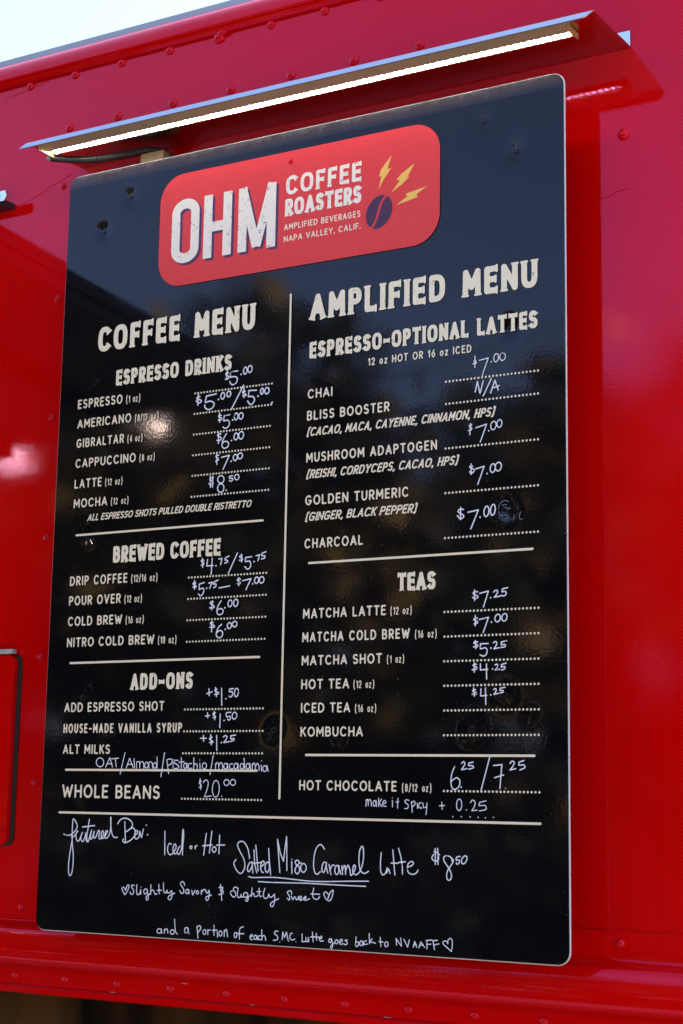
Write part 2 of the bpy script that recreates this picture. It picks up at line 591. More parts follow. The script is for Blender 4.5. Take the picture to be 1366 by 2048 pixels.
def print_ink(name, col, under, distress=0.0, rough=.28, scale=330):
    """printed colour; distress > 0 lets specks of the colour underneath show, like a letterpress print"""
    m, N, Lk, B = material(name)
    tc = N.new('ShaderNodeTexCoord')
    if distress:
        a = N.new('ShaderNodeTexNoise'); a.inputs['Scale'].default_value = scale; a.inputs['Detail'].default_value = 3
        c = N.new('ShaderNodeTexNoise'); c.inputs['Scale'].default_value = scale * .17; c.inputs['Detail'].default_value = 2
        Lk.new(tc.outputs['Object'], a.inputs['Vector']); Lk.new(tc.outputs['Object'], c.inputs['Vector'])
        s = math_node(N, 'MULTIPLY'); Lk.new(a.outputs['Fac'], s.inputs[0]); Lk.new(c.outputs['Fac'], s.inputs[1])
        mr = N.new('ShaderNodeMapRange'); mr.inputs['From Min'].default_value = .42 - .05 * distress; mr.inputs['From Max'].default_value = .445 - .05 * distress
        Lk.new(s.outputs[0], mr.inputs['Value'])
        mx = N.new('ShaderNodeMix'); mx.data_type = 'RGBA'
        mx.inputs['A'].default_value = (*col, 1); mx.inputs['B'].default_value = (*under, 1)
        k = math_node(N, 'MULTIPLY', None, .85); Lk.new(mr.outputs[0], k.inputs[0])
        Lk.new(k.outputs[0], mx.inputs['Factor']); Lk.new(mx.outputs['Result'], B.inputs['Base Color'])
    else:
        a = N.new('ShaderNodeTexNoise'); a.inputs['Scale'].default_value = 60
        Lk.new(tc.outputs['Object'], a.inputs['Vector'])
        mx = N.new('ShaderNodeMix'); mx.data_type = 'RGBA'
        mx.inputs['A'].default_value = (*[q * .93 for q in col], 1); mx.inputs['B'].default_value = (*[min(1, q * 1.05) for q in col], 1)
        Lk.new(a.outputs['Fac'], mx.inputs['Factor']); Lk.new(mx.outputs['Result'], B.inputs['Base Color'])
    B.inputs['Roughness'].default_value = rough
    B.inputs['Specular IOR Level'].default_value = .22
    op = N.new('ShaderNodeTexNoise'); op.inputs['Scale'].default_value = 210
    Lk.new(tc.outputs['Object'], op.inputs['Vector'])
    b = N.new('ShaderNodeBump'); b.inputs['Strength'].default_value = .07; b.inputs['Distance'].default_value = .0015
    Lk.new(op.outputs['Fac'], b.inputs['Height']); Lk.new(b.outputs[0], B.inputs['Normal'])
    return m

BH_ = 1.26144
M_RED = red_vinyl()
M_BOARD = board_face_mat()
M_CREAM = print_ink('cream_print', (.87, .69, .47), (.02, .02, .02))
M_HEAD = print_ink('cream_letterpress', (.88, .71, .48), (.02, .02, .025), .6, scale=420)
M_LOGO = print_ink('cream_logo_letterpress', (.88, .74, .58), (.16, .05, .09), .95, scale=520)
M_BADGE = print_ink('coral_badge', (.74, .042, .036), (.3, 0, 0))
M_PLUM = print_ink('plum_print', (.085, .028, .085), (.3, 0, 0))
M_BEAN = print_ink('plum_bean_print', (.075, .022, .055), (.5, .06, .07), .5, scale=400)
M_BOLT = print_ink('yellow_bolt_print', (.86, .47, .085), (.55, .06, .06), .3, scale=420)
M_PEN = print_ink('paint_pen', (.76, .71, .72), (.10, .10, .11), .9, scale=260, rough=.5)
M_SCUFF = print_ink('scuff', (.20, .20, .25), (.01, .01, .01), 1.2, scale=300, rough=.5)
M_EDGE = plain('white_board_core', (.72, .66, .62), .5, var=.1, vscale=60)
M_BACK = plain('dark_board_back', (.02, .018, .018), .7)
M_ALU = plain('brushed_aluminium', (.60, .545, .55), .2, 1.0, var=.06, vscale=12, bump=.05, bscale=400)
M_BEIGE = plain('led_reflector', (.36, .29, .19), .5, .0, var=.08)
M_BRASS = plain('led_end_cap', (.55, .42, .2), .45, .5)
M_BLACKP = plain('black_plastic', (.012, .011, .011), .45, bump=.3)
M_WOOD = plain('pine_spacer', (.22, .145, .075), .7, var=.25, vscale=60)
M_GALV = plain('galvanised_strip', (.36, .36, .37), .6, .1, var=.15, vscale=15)
M_RUBBER = plain('dark_hatch_edge', (.02, .011, .006), .6, var=.4)
M_CREAMMET = plain('cream_hinge', (.45, .40, .34), .45, .3, var=.3, vscale=80)
M_ASPHALT = plain('pale_concrete', (.19, .16, .125), .9, var=.35, vscale=3, bump=.4, bscale=60)

def led_mat():
    m, N, Lk, B = material('led_strip')
    tc = N.new('ShaderNodeTexCoord')
    sep = N.new('ShaderNodeSeparateXYZ'); Lk.new(tc.outputs['Object'], sep.inputs[0])
    s = math_node(N, 'MULTIPLY', None, 2 * math.pi / .0105); Lk.new(sep.outputs['X'], s.inputs[0])
    c = math_node(N, 'COSINE'); Lk.new(s.outputs[0], c.inputs[0])
    mr = N.new('ShaderNodeMapRange'); mr.inputs['From Min'].default_value = -.2; mr.inputs['From Max'].default_value = .8
    mr.inputs['To Min'].default_value = LED * .12; mr.inputs['To Max'].default_value = LED * 2.2
    Lk.new(c.outputs[0], mr.inputs['Value'])
    B.inputs['Base Color'].default_value = (.8, .8, .8, 1)
    B.inputs['Emission Color'].default_value = (1, .98, .94, 1)
    Lk.new(mr.outputs[0], B.inputs['Emission Strength'])
    return m
LED = 7.0
M_LED = led_mat()

def skirt_mat():
    m, N, Lk, B = material('weathered_brown_skirt')
    tc = N.new('ShaderNodeTexCoord')
    mp = N.new('ShaderNodeMapping'); mp.inputs['Scale'].default_value = (7, 3, 1.2); Lk.new(tc.outputs['Object'], mp.inputs[0])
    n = N.new('ShaderNodeTexNoise'); n.inputs['Scale'].default_value = 1; n.inputs['Detail'].default_value = 7; Lk.new(mp.outputs[0], n.inputs['Vector'])
    cr = N.new('ShaderNodeValToRGB'); Lk.new(n.outputs['Fac'], cr.inputs[0])
    cr.color_ramp.elements[0].position = .38; cr.color_ramp.elements[0].color = (.004, .002, .001, 1)
    cr.color_ramp.elements[1].position = .68; cr.color_ramp.elements[1].color = (.11, .048, .012, 1)
    Lk.new(cr.outputs[0], B.inputs['Base Color']); B.inputs['Roughness'].default_value = .85; B.inputs['Specular IOR Level'].default_value = .12
    return m
M_SKIRT = skirt_mat()

O = (OX, OY, OZ)                          # everything below is written in board coordinates: x right, z up, y into the truck
WY = .072                                 # wall plane
TX0, TX1 = -2.6, 2.4

# ------------------------------------------------------------------ ground
gm = bmesh.new()
s_ = 1500
gv = [gm.verts.new(p) for p in ((-s_, -s_, 0), (s_, -s_, 0), (s_, s_, 0), (-s_, s_, 0))]
gm.faces.new(gv)
g = obj('ground', from_bm(gm), M_ASPHALT)
g['kind'] = 'structure'

# ------------------------------------------------------------------ the truck
truck = thing('food_truck', 'glossy red food truck with riveted side wall behind the black menu board', 'food truck', O)
prof_wall = [(WY, .044), (WY, 1.4985)]
# wall sheet as a fine strip so the film can carry its waves
me = extrude_x(prof_wall, TX0, TX1)
obj('side_panel', me, M_RED, truck)
rail = [(WY + .002, 1.4985), (WY - .006, 1.4995), (WY - .0105, 1.503), (WY - .0115, 1.507), (WY - .0085, 1.5085), (WY - .0085, 1.5095)]
for i in range(13):
    a = rad(90 * i / 12)
    rail.append((WY - .0115 + .062 * (1 - math.cos(a)), 1.5105 + .056 * math.sin(a)))
o_ = obj('roof_rail', extrude_x(rail, TX0, TX1), M_RED, truck)
o_.data.polygons.foreach_set('use_smooth', [False] * 6 * 1 + [True] * (len(o_.data.polygons) - 6))
bm = bmesh.new()
box(bm, TX0, TX1, WY + .024, WY + .030, 1.560, 1.5735)
obj('roof_flashing', from_bm(bm), M_GALV, truck)
bm = bmesh.new()                          # roof, ends, back and floor of the body
box(bm, TX0, TX1, WY + .031, WY + 2.2, -.09, 1.566)
obj('body_shell', from_bm(bm), M_RED, truck)
# lower moulding: seam step, hollow, rounded belly, undercut
mould = [(WY - .0022, .0445), (WY - .0022, .019), (WY - .001, .0165), (WY - .001, .0105)]
for i in range(1, 7):
    a = rad(90 * i / 6)
    mould.append((WY - .001 - .0165 * (1 - math.cos(a)), .0105 - .0125 * math.sin(a)))
mould += [(WY - .0215, -.0025), (WY - .0235, -.005)]
for i in range(1, 9):
    t = i / 8
    mould.append((WY - .0235 - .0075 * math.sin(t * math.pi * .55), -.005 - .050 * t))
mould += [(WY - .029, -.0585), (WY - .023, -.0625), (WY - .013, -.0645), (WY - .010, -.0665)]
o_ = obj('lower_moulding', extrude_x(mould, TX0, TX1), M_RED, truck)
o_.data.polygons.foreach_set('use_smooth', [i > 3 for i in range(len(o_.data.polygons))])
flange = [(WY - .010, -.0667), (WY - .0098, -.0935), (WY - .0065, -.0945), (WY - .0065, -.0965), (WY - .0120, -.0975), (WY - .0125, -.1065), (WY - .0085, -.1085), (WY + .03, -.1085)]
obj('bottom_flange', extrude_x(flange, TX0, TX1), M_RED, truck)
bm = bmesh.new()
box(bm, TX0 + .05, TX1 - .05, WY + .10, WY + .14, -.72, -.1095)
obj('chassis_skirt', from_bm(bm), M_SKIRT, truck, 'dark brown weathered skirt under the red body')

riv = dome(.0088, .0062)
riv_s = dome(.0066, .0048)
riv_b = dome(.0115, .009)
def rivet(me_, x, y, z):
    o = bpy.data.objects.new('rivet', me_)
    if not me_.materials:
        me_.materials.append(M_RED)
    link(o, truck)
    o.location = (x, y, z)
for k in range(-2, 15):
    x = -.164 + .1045 * k
    rivet(riv_b if k == 4 else riv, x, WY, 1.4945)
for x in (-.067, .041, .16, .28, .40, .52, .64):
    rivet(riv, x, WY, 1.3945)
for z in (1.285, 1.076, .861, .649, .443, .232):
    rivet(riv_s, -.076, WY, z)
for x in (-.30, -.089, .958):
    rivet(riv_s, x, WY - .0022, .0275)
rivet(riv, .977, WY, 1.178)
for k in range(-2, 12):
    rivet(riv_s, -.088 + .1042 * k, WY - .0099, -.081)
# sealant drip beside the large rivet
bm = bmesh.new()
for q, (x, z, r_) in enumerate(((.262, 1.499, .007), (.275, 1.503, .006), (.287, 1.5055, .005), (.30, 1.507, .004))):
    mt = Matrix.Translation((x, WY - .006, z)) @ Matrix.Diagonal((1.6, .6, .7, 1))
    bmesh.ops.create_icosphere(bm, subdivisions=2, radius=r_, matrix=mt)
obj('sealant_bead', from_bm(bm, True), M_RED, truck)

# creases in the film
for a, b in (((-.181, 1.262), (-.057, 1.306)), ((-.228, 1.480), (-.122, 1.4955)), ((.930, 1.083), (.985, 1.096))):
    pts = [(a[0] + (b[0] - a[0]) * t / 6, WY - .0001, a[1] + (b[1] - a[1]) * t / 6 + .0012 * math.sin(t * 2.1)) for t in range(7)]
    obj('film_crease', tube(pts, .0007, 6), M_RED, truck)

# chip and scuffs along the lower trim
o_ = obj('paint_chip', dome(.006, .0012, 12, 4), M_RUBBER, truck); o_.location = (.896, WY - .0245, -.0150); o_.scale = (1.6, 1, .55)
for x, z, w in ((.105, -.0945, .011), (.37, -.0945, .008), (.245, -.0712, .010), (.60, -.0948, .012)):
    obj('scuff_mark', tube([(x + w * t / 4, WY - .0104 + (.0026 if z < -.09 else 0), z + .0004 * math.sin(t * 2)) for t in range(5)], .0006, 6), M_CREAMMET, truck)

# side hatch at the left edge
hatch = obj('hatch_door', from_bm(slab(rrect(-.62, -.1225, .128, .4475, .014), WY - .0035 - .009, WY - .0065 + .003)), M_RED, truck)
obj('hatch_gasket', from_bm(slab(rrect(-.6195, -.1145, .1265, .4485, .015), WY - .0033, WY + .001)), M_RUBBER, hatch)
bm = bmesh.new()
box(bm, -.62, -.128, WY - .0185, WY - .0126, .150, .1545); bevel(bm, .0012)
obj('hatch_lip', from_bm(bm), M_RED, hatch)
bm = bmesh.new()
for k in range(9):
    box(bm, -.61 + k * .054, -.61 + k * .054 + .0515, WY - .0145, WY - .004, .4492, .4575)
bevel(bm, .0012)
obj('hinge', from_bm(bm), M_CREAMMET, hatch)

# awning hatch over the serving window, left of the picture: seen in the film as a reflection
awn = []
a0, a1 = Vector((0, .03, 1.252)), Vector((0, -1.19, 1.155))
d_ = (a1 - a0).normalized(); n_ = Vector((0, -d_.z, d_.y))
if n_.z < 0: n_ = -n_
def slant_box(bm, x0, x1, s0, s1, h0, h1):
    vs = []
    for x in (x0, x1):
        for s in (s0, s1):
            for h in (h0, h1):
                p = a0 + d_ * s + n_ * h
                vs.append(bm.verts.new((x, p.y, p.z)))
    for q in ((0, 1, 3, 2), (4, 6, 7, 5), (0, 4, 5, 1), (2, 3, 7, 6), (0, 2, 6, 4), (1, 5, 7, 3)):
        bm.faces.new([vs[i] for i in q])
LEN = (a1 - a0).length
bm = bmesh.new(); slant_box(bm, -2.3, -.30, .0, LEN, .0, .03)
awn_o = obj('awning_panel', from_bm(bm), M_BLACKP, truck)
bm = bmesh.new()
for x in (-.34, -.80, -1.3, -1.8, -2.29):
    slant_box(bm, x, x + .035, .02, LEN - .02, -.03, -.001)
obj('awning_frame', from_bm(bm), M_BLACKP, awn_o)
# small metal hinge plate at the awning corner
bm = slab([(-.42, 1.264), (-.180, 1.264), (-.174, 1.273), (-.178, 1.283), (-.42, 1.283)], .034, .037)
plate = obj('awning_hinge_plate', from_bm(bm), M_ALU, truck)
bm = bmesh.new(); box(bm, -.42, -.186, .042, WY - .001, 1.260, 1.270)
obj('hinge_block', from_bm(bm), M_BLACKP, plate)
me = dome(.0035, .002); o_ = obj('screw', me, M_ALU, plate); o_.location = (-.192, .0338, 1.274)
# serving window recess under the awning
bm = bmesh.new(); box(bm, -2.25, -.36, WY - .006, WY - .001, .55, 1.19)
obj('serving_window', from_bm(bm), M_BLACKP, truck)
# wheels
for x in (-1.9, 1.75):
    bm = bmesh.new()
    bmesh.ops.create_cone(bm, cap_ends=True, segments=40, radius1=.40, radius2=.40, depth=.24, matrix=Matrix.Translation((x, .30, -OZ + .40)) @ Matrix.Rotation(rad(90), 4, 'X'))
    bevel(bm, .03)
    w_ = obj('wheel', from_bm(bm), M_BLACKP, truck)
    bm = bmesh.new()
    bmesh.ops.create_cone(bm, cap_ends=True, segments=32, radius1=.22, radius2=.19, depth=.03, matrix=Matrix.Translation((x, .166, -OZ + .40)) @ Matrix.Rotation(rad(90), 4, 'X'))
    obj('rim', from_bm(bm), M_ALU, w_)

# ------------------------------------------------------------------ the lamp over the board
lamp = thing('menu_lamp', 'folded aluminium shade with a lit white LED strip above the black menu board', 'lamp', O)
def pl_z(y): return 1.302 + (y + .078) * .06
PX0, PX1 = -.034, .990
T_ = .0016
prof = [(-.078, 1.302), (.0705, pl_z(.0705)), (.0705, pl_z(.0705) + .026), (.0705 - T_, pl_z(.0705) + .026), (.0705 - T_, pl_z(.0705) + T_), (-.078, 1.302 + T_)]
bm = bmesh.new()
v0 = [bm.verts.new((PX0, y, z)) for y, z in prof]; v1 = [bm.verts.new((PX1, y, z)) for y, z in prof]
bm.faces.new(v0); bm.faces.new(v1[::-1])
for i in range(6):
    j = (i + 1) % 6
    bm.faces.new((v0[i], v1[i], v1[j], v0[j]))
shade = obj('shade', from_bm(bm), M_ALU, lamp)
# front lip, folded outwards and down, its right end trimmed round
ly, lz = -.0062, -.0105
lip2 = [(PX0, 0.0), (PX0 - .009, .93), (PX0 - .0085, 1.0)]
lip2 += [(PX1 - .020, 1.0), (PX1 - .013, .93), (PX1 - .008, .75), (PX1 - .003, .3), (PX1, 0.0)]
bm = bmesh.new()
fa = [bm.verts.new((x, -.0782 + ly * s, 1.3018 + lz * s)) for x, s in lip2]
nb = Vector((0, -lz, ly)).normalized() * -T_
fb = [bm.verts.new(Vector(v.co) + Vector((0, nb.y, nb.z))) for v in fa]
bm.faces.new(fa); bm.faces.new(fb[::-1])
for i in range(len(fa)):
    j = (i + 1) % len(fa)
    bm.faces.new((fa[i], fa[j], fb[j], fb[i]))
obj('lip', from_bm(bm), M_ALU, shade)
LX0, LX1 = -.020, .944
bm = bmesh.new()
box(bm, LX0, LX1, -.0735, -.0375, pl_z(-.055) - .0030, pl_z(-.055) - .0014)
obj('reflector', from_bm(bm), M_BEIGE, lamp)
# LED strip on a tilted carrier that throws its light down and outwards, away from the wall
za, zb = pl_z(-.035) - .0012, pl_z(-.035) - .0037
car = [(-.0350, za + .0008), (-.0240, zb + .0004), (-.0234, zb - .0010), (-.0224, zb - .0010), (-.0224, za + .0012)]
bm = bmesh.new()
c0 = [bm.verts.new((LX0, y, z)) for y, z in car]; c1 = [bm.verts.new((LX1 - .002, y, z)) for y, z in car]
bm.faces.new(c0); bm.faces.new(c1[::-1])
for i in range(5):
    bm.faces.new((c0[i], c1[i], c1[(i + 1) % 5], c0[(i + 1) % 5]))
obj('led_carrier', from_bm(bm), M_BEIGE, lamp)
nrm = Vector((0, -(za - zb), -.0110)).normalized() * .0006
q0 = Vector((0, -.0349, za)) + nrm; q1 = Vector((0, -.0243, zb)) + nrm
me = from_data([(LX0 + .004, q0.y, q0.z), (LX1 - .010, q0.y, q0.z), (LX1 - .010, q1.y, q1.z), (LX0 + .004, q1.y, q1.z)], [(0, 1, 2, 3)])
obj('led_strip', me, M_LED, lamp)
for x in (LX0 - .002, LX1 - .0015):
    bm = bmesh.new()
    box(bm, x, x + .003, -.0600, -.0215, pl_z(-.06) - .0085, pl_z(-.06) - .0006); bevel(bm, .0006)
    obj('end_cap', from_bm(bm), M_BRASS, lamp)
# corrugated cable from the left end to behind the board
path = []
ctrl = [(-.028, -.020, 1.2965), (-.012, -.010, 1.2955), (.012, 0, 1.2935), (.062, .002, 1.2865), (.112, .018, 1.292), (.150, .03, 1.295), (.176, .042, 1.286), (.19, .05, 1.262)]
sp3 = []
cc = [np.array(c) for c in ctrl]
cc = [2 * cc[0] - cc[1]] + cc + [2 * cc[-1] - cc[-2]]
for i in range(1, len(cc) - 2):
    for k in range(26):
        t = k / 26
        a, b, c, d = cc[i - 1], cc[i], cc[i + 1], cc[i + 2]
        sp3.append(tuple(.5 * ((2 * b) + (-a + c) * t + (2 * a - 5 * b + 4 * c - d) * t * t + (-a + 3 * b - 3 * c + d) * t ** 3)))
obj('cable', tube(sp3, .0066, 10, lambda i: 1.0 if (i // 2) % 2 else .84), M_BLACKP, lamp)
bm = bmesh.new(); bmesh.ops.create_icosphere(bm, subdivisions=2, radius=.005, matrix=Matrix.Translation((-.030, -.022, 1.2965)))
obj('cable_gland', from_bm(bm, True), M_GALV, lamp)

# ------------------------------------------------------------------ the board
BW, BH = .914, 1.26144
board = thing('menu_board', 'black coffee menu board with cream print and handwritten prices on the red truck', 'menu board', O)
DATA = {"txt": [["heading", "B", "COFFEE MENU", 0.0781, 0.9413, 0.3902, 0.0427], ["heading", "B", "ESPRESSO DRINKS", 0.1189, 0.8794, 0.3478, 0.0265], ["heading", "B", "BREWED COFFEE", 0.1276, 0.5838, 0.3371, 0.0271], ["heading", "B", "ADD-ONS", 0.1727, 0.3781, 0.2925, 0.0261], ["heading", "B", "AMPLIFIED MENU", 0.4912, 0.9413, 0.8714, 0.0419], ["heading", "B", "ESPRESSO-OPTIONAL LATTES", 0.4917, 0.8805, 0.8712, 0.0263], ["heading", "B", "TEAS", 0.6496, 0.5129, 0.7114, 0.0264]], "it": [["ESPRESSO", 0.041, 0.8478, 0.1339, 0.016, "(1 oz)", 0.1416, 0.1701], ["AMERICANO", 0.0418, 0.8144, 0.1534, 0.0155, "(8/12 oz)", 0.161, 0.2082], ["GIBRALTAR", 0.0416, 0.7812, 0.1402, 0.0154, "(4 oz)", 0.1473, 0.1777], ["CAPPUCCINO", 0.0414, 0.7472, 0.1657, 0.0153, "(8 oz)", 0.1732, 0.2037], ["LATTE", 0.0412, 0.7126, 0.098, 0.0153, "(12 oz)", 0.1052, 0.1405], ["MOCHA", 0.0415, 0.6797, 0.111, 0.0152, "(12 oz)", 0.1187, 0.1542], ["DRIP COFFEE", 0.0409, 0.5502, 0.1584, 0.0158, "(12/16 oz)", 0.1659, 0.2178], ["POUR OVER", 0.0407, 0.5177, 0.1465, 0.0157, "(12 oz)", 0.154, 0.1888], ["COLD BREW", 0.0405, 0.484, 0.1507, 0.0156, "(16 oz)", 0.1581, 0.1938], ["NITRO COLD BREW", 0.0404, 0.4497, 0.2159, 0.0155, "(10 oz)", 0.2232, 0.2588], ["ADD ESPRESSO SHOT", 0.0412, 0.3447, 0.2398, 0.0153], ["HOUSE-MADE VANILLA SYRUP", 0.0411, 0.3109, 0.2749, 0.0153], ["ALT MILKS", 0.042, 0.2778, 0.137, 0.0152], ["CHAI", 0.4901, 0.8171, 0.534, 0.015], ["BLISS BOOSTER", 0.4895, 0.7829, 0.6329, 0.0153], ["MUSHROOM ADAPTOGEN", 0.4897, 0.7173, 0.7123, 0.0152], ["GOLDEN TURMERIC", 0.4895, 0.6511, 0.6666, 0.0155], ["CHARCOAL", 0.4898, 0.5848, 0.5909, 0.0153], ["MATCHA LATTE", 0.4897, 0.4787, 0.631, 0.0151, "(12 oz)", 0.6385, 0.6733], ["MATCHA COLD BREW", 0.4892, 0.4434, 0.6704, 0.015, "(16 oz)", 0.6789, 0.7139], ["MATCHA SHOT", 0.4891, 0.4087, 0.6254, 0.0149, "(1 oz)", 0.6336, 0.6618], ["HOT TEA", 0.4891, 0.3734, 0.5713, 0.0149, "(12 oz)", 0.5785, 0.6131], ["ICED TEA", 0.4895, 0.3386, 0.5736, 0.0148, "(16 oz)", 0.5816, 0.6169], ["KOMBUCHA", 0.4895, 0.3036, 0.5955, 0.0147], ["HOT CHOCOLATE", 0.4892, 0.2255, 0.6518, 0.0149, "(8/12 oz)", 0.6603, 0.7072]], "il": [["ALL ESPRESSO SHOTS PULLED DOUBLE RISTRETTO", 0.0715, 0.6563, 0.3932, 0.0113], ["[CACAO, MACA, CAYENNE, CINNAMON, HPS]", 0.4901, 0.7582, 0.8056, 0.0137], ["[REISHI, CORDYCEPS, CACAO, HPS]", 0.4908, 0.6924, 0.7479, 0.0136], ["[GINGER, BLACK PEPPER]", 0.4905, 0.6268, 0.6812, 0.0135]], "D": [[0.2796, 0.8489, 0.4244], [0.279, 0.8153, 0.4244], [0.2793, 0.7815, 0.4226], [0.2787, 0.7478, 0.4226], [0.279, 0.7146, 0.4226], [0.2784, 0.6808, 0.4227], [0.2786, 0.5519, 0.4227], [0.2785, 0.5182, 0.4228], [0.2784, 0.4847, 0.4229], [0.2788, 0.4511, 0.4225], [0.2792, 0.3462, 0.4224], [0.2791, 0.3125, 0.4229], [0.2781, 0.2791, 0.423], [0.279, 0.2102, 0.4233], [0.7262, 0.8175, 0.8717], [0.7265, 0.784, 0.8716], [0.7261, 0.7177, 0.8713], [0.7265, 0.6518, 0.871], [0.7261, 0.586, 0.8707], [0.726, 0.4792, 0.871], [0.7262, 0.444, 0.8709], [0.726, 0.4089, 0.8707], [0.7263, 0.3742, 0.8706], [0.7265, 0.3394, 0.8708], [0.7263, 0.3047, 0.8707], [0.7268, 0.2273, 0.8714]], "L": [[0.0498, 0.634, 0.414, 0.6337], [0.0491, 0.4238, 0.4138, 0.4238], [0.0496, 0.2527, 0.4144, 0.2534], [0.4982, 0.5626, 0.8623, 0.5622], [0.4997, 0.2769, 0.8643, 0.2764], [0.0402, 0.1853, 0.8727, 0.1853], [0.4555, 0.9885, 0.4553, 0.213]], "wb": [0.044, 0.2087, 0.237, 0.021], "n12": [0.5951, 0.857, 0.7673, 0.0121], "logo": {"b1": [[0.6317, 1.1851], [0.6245, 1.1636], [0.6314, 1.1643], [0.6186, 1.1482], [0.6097, 1.1334], [0.6142, 1.1546], [0.6099, 1.1538], [0.613, 1.1643]], "b2": [[0.6716, 1.1645], [0.659, 1.1445], [0.6633, 1.1452], [0.65, 1.1346], [0.6323, 1.1248], [0.6467, 1.1422], [0.6402, 1.1427], [0.6476, 1.151]], "b3": [[0.6924, 1.1241], [0.675, 1.1144], [0.6772, 1.1097], [0.662, 1.1068], [0.6414, 1.1034], [0.6598, 1.1141], [0.6563, 1.118], [0.6661, 1.1199]]}, "SC": [[0.1332, 1.2057], [0.0789, 1.1529], [0.7858, 1.2108], [0.8375, 1.1532], [0.4499, 1.2089], [0.0757, 0.8904], [0.0729, 0.6308], [0.0759, 0.3679], [0.1244, 0.3101], [0.4411, 0.3138], [0.8292, 0.8867], [0.8197, 0.622], [0.818, 0.3599], [0.7683, 0.314]]}
SC = DATA['SC']
co = rrect(0, BW, 0, BH, .019, 10)
ci = rrect(.004, BW - .004, .004, BH - .004, .0155, 10)
bm = bmesh.new()
ra = [bm.verts.new((x, .0011, z)) for x, z in co]
rb = [bm.verts.new((x, .0032, z)) for x, z in co]
rc = [bm.verts.new((x + (BW / 2 - x) * .0009, .0005, z + (BH / 2 - z) * .0007)) for x, z in co]
rd = [bm.verts.new((x, .0006, z)) for x, z in ci]
n_c = len(co)
for i in range(n_c):
    j = (i + 1) % n_c
    bm.faces.new((ra[i], ra[j], rb[j], rb[i])); bm.faces.new((rc[i], rc[j], ra[j], ra[i])); bm.faces.new((rd[i], rd[j], rc[j], rc[i]))
bk = bm.faces.new(rb)
bk.material_index = 1
core = bm
pc = obj('panel_core', from_bm(core), M_EDGE, board)
pc.data.materials.append(M_BACK)
# printed face: a fine sheet, dented round every screw
outl = rrect(.0013, BW - .0010, .0015, BH - .0015, .0175, 10)
def inside(x, z):
    r = .0175; x0, x1, z0, z1 = .0013, BW - .0010, .0015, BH - .0015
    dx = max(x0 + r - x, x - (x1 - r), 0); dz = max(z0 + r - z, z - (z1 - r), 0)
    return dx * dx + dz * dz <= r * r + 1e-9
rng = random.Random(5)
DENT = [(x, z, rng.uniform(.0010, .0019), rng.uniform(.011, .015), rng.uniform(-.3, .3)) for x, z in SC]
DENT += [(.555, .301, .0006, .012, .2), (.858, .333, .0006, .010, -.2), (.072, .196, .0005, .014, .5)]
def depth(X, Z):
    d = np.zeros_like(X)
    for x, z, h, r, s in DENT:
        q = ((X - x) / r) ** 2 + ((Z - z + s * (X - x)) / (r * 1.1)) ** 2
        d += h * np.exp(-q * 1.1)
    d += .0008 * np.sin(X * 3.1 + .4) * np.sin(Z * 2.3)
    return d
nx, nz = 330, 454
gx = np.linspace(.0013, BW - .0010, nx); gz = np.linspace(.0015, BH - .0015, nz)
GX, GZ = np.meshgrid(gx, gz)
# pull the grid's corners onto the rounded outline
def round_corner(X, Z):
    r = .0175; x0, x1, z0, z1 = .0013, BW - .0010, .0015, BH - .0015
    cx = np.clip(X, x0 + r, x1 - r); cz = np.clip(Z, z0 + r, z1 - r)
    dx, dz = X - cx, Z - cz
    L = np.hypot(dx, dz); m = (np.abs(dx) > 1e-12) & (np.abs(dz) > 1e-12)
    mx_ = np.maximum(np.abs(dx), np.abs(dz))
    k = np.where(m, mx_ / np.maximum(L, 1e-12), 1.0)
    return cx + dx * k, cz + dz * k
RX, RZ = round_corner(GX, GZ)
DY = depth(RX, RZ)
V = np.stack([RX, DY - .0006, RZ], -1).reshape(-1, 3)
idx = np.arange(nx * nz).reshape(nz, nx)
Fq = np.stack([idx[:-1, :-1], idx[:-1, 1:], idx[1:, 1:], idx[1:, :-1]], -1).reshape(-1, 4)
obj('printed_face', from_data(V, Fq, True), M_BOARD, board)
YB = -.0018                       # ink sits just proud of the film
def zoff(k): return YB - .0003 * k
for x, z, h, r, s in DENT[:len(SC)]:
    o_ = obj('screw', dome(.0048, .0007, 16, 5), M_BOARD, board)
    o_.location = (x, -.0006 + h * .93, z)
bm = bmesh.new(); box(bm, .135, .182, .020, .0655, 1.215, 1.287); bevel(bm, .001)
obj('wood_spacer', from_bm(bm), M_WOOD, board)
for x, z in ((.08, .12), (.83, .12), (.83, 1.15)):
    bm = bmesh.new(); box(bm, x - .03, x + .03, .0045, .0715, z - .03, z + .03)
    obj('wood_spacer', from_bm(bm), M_WOOD, board)

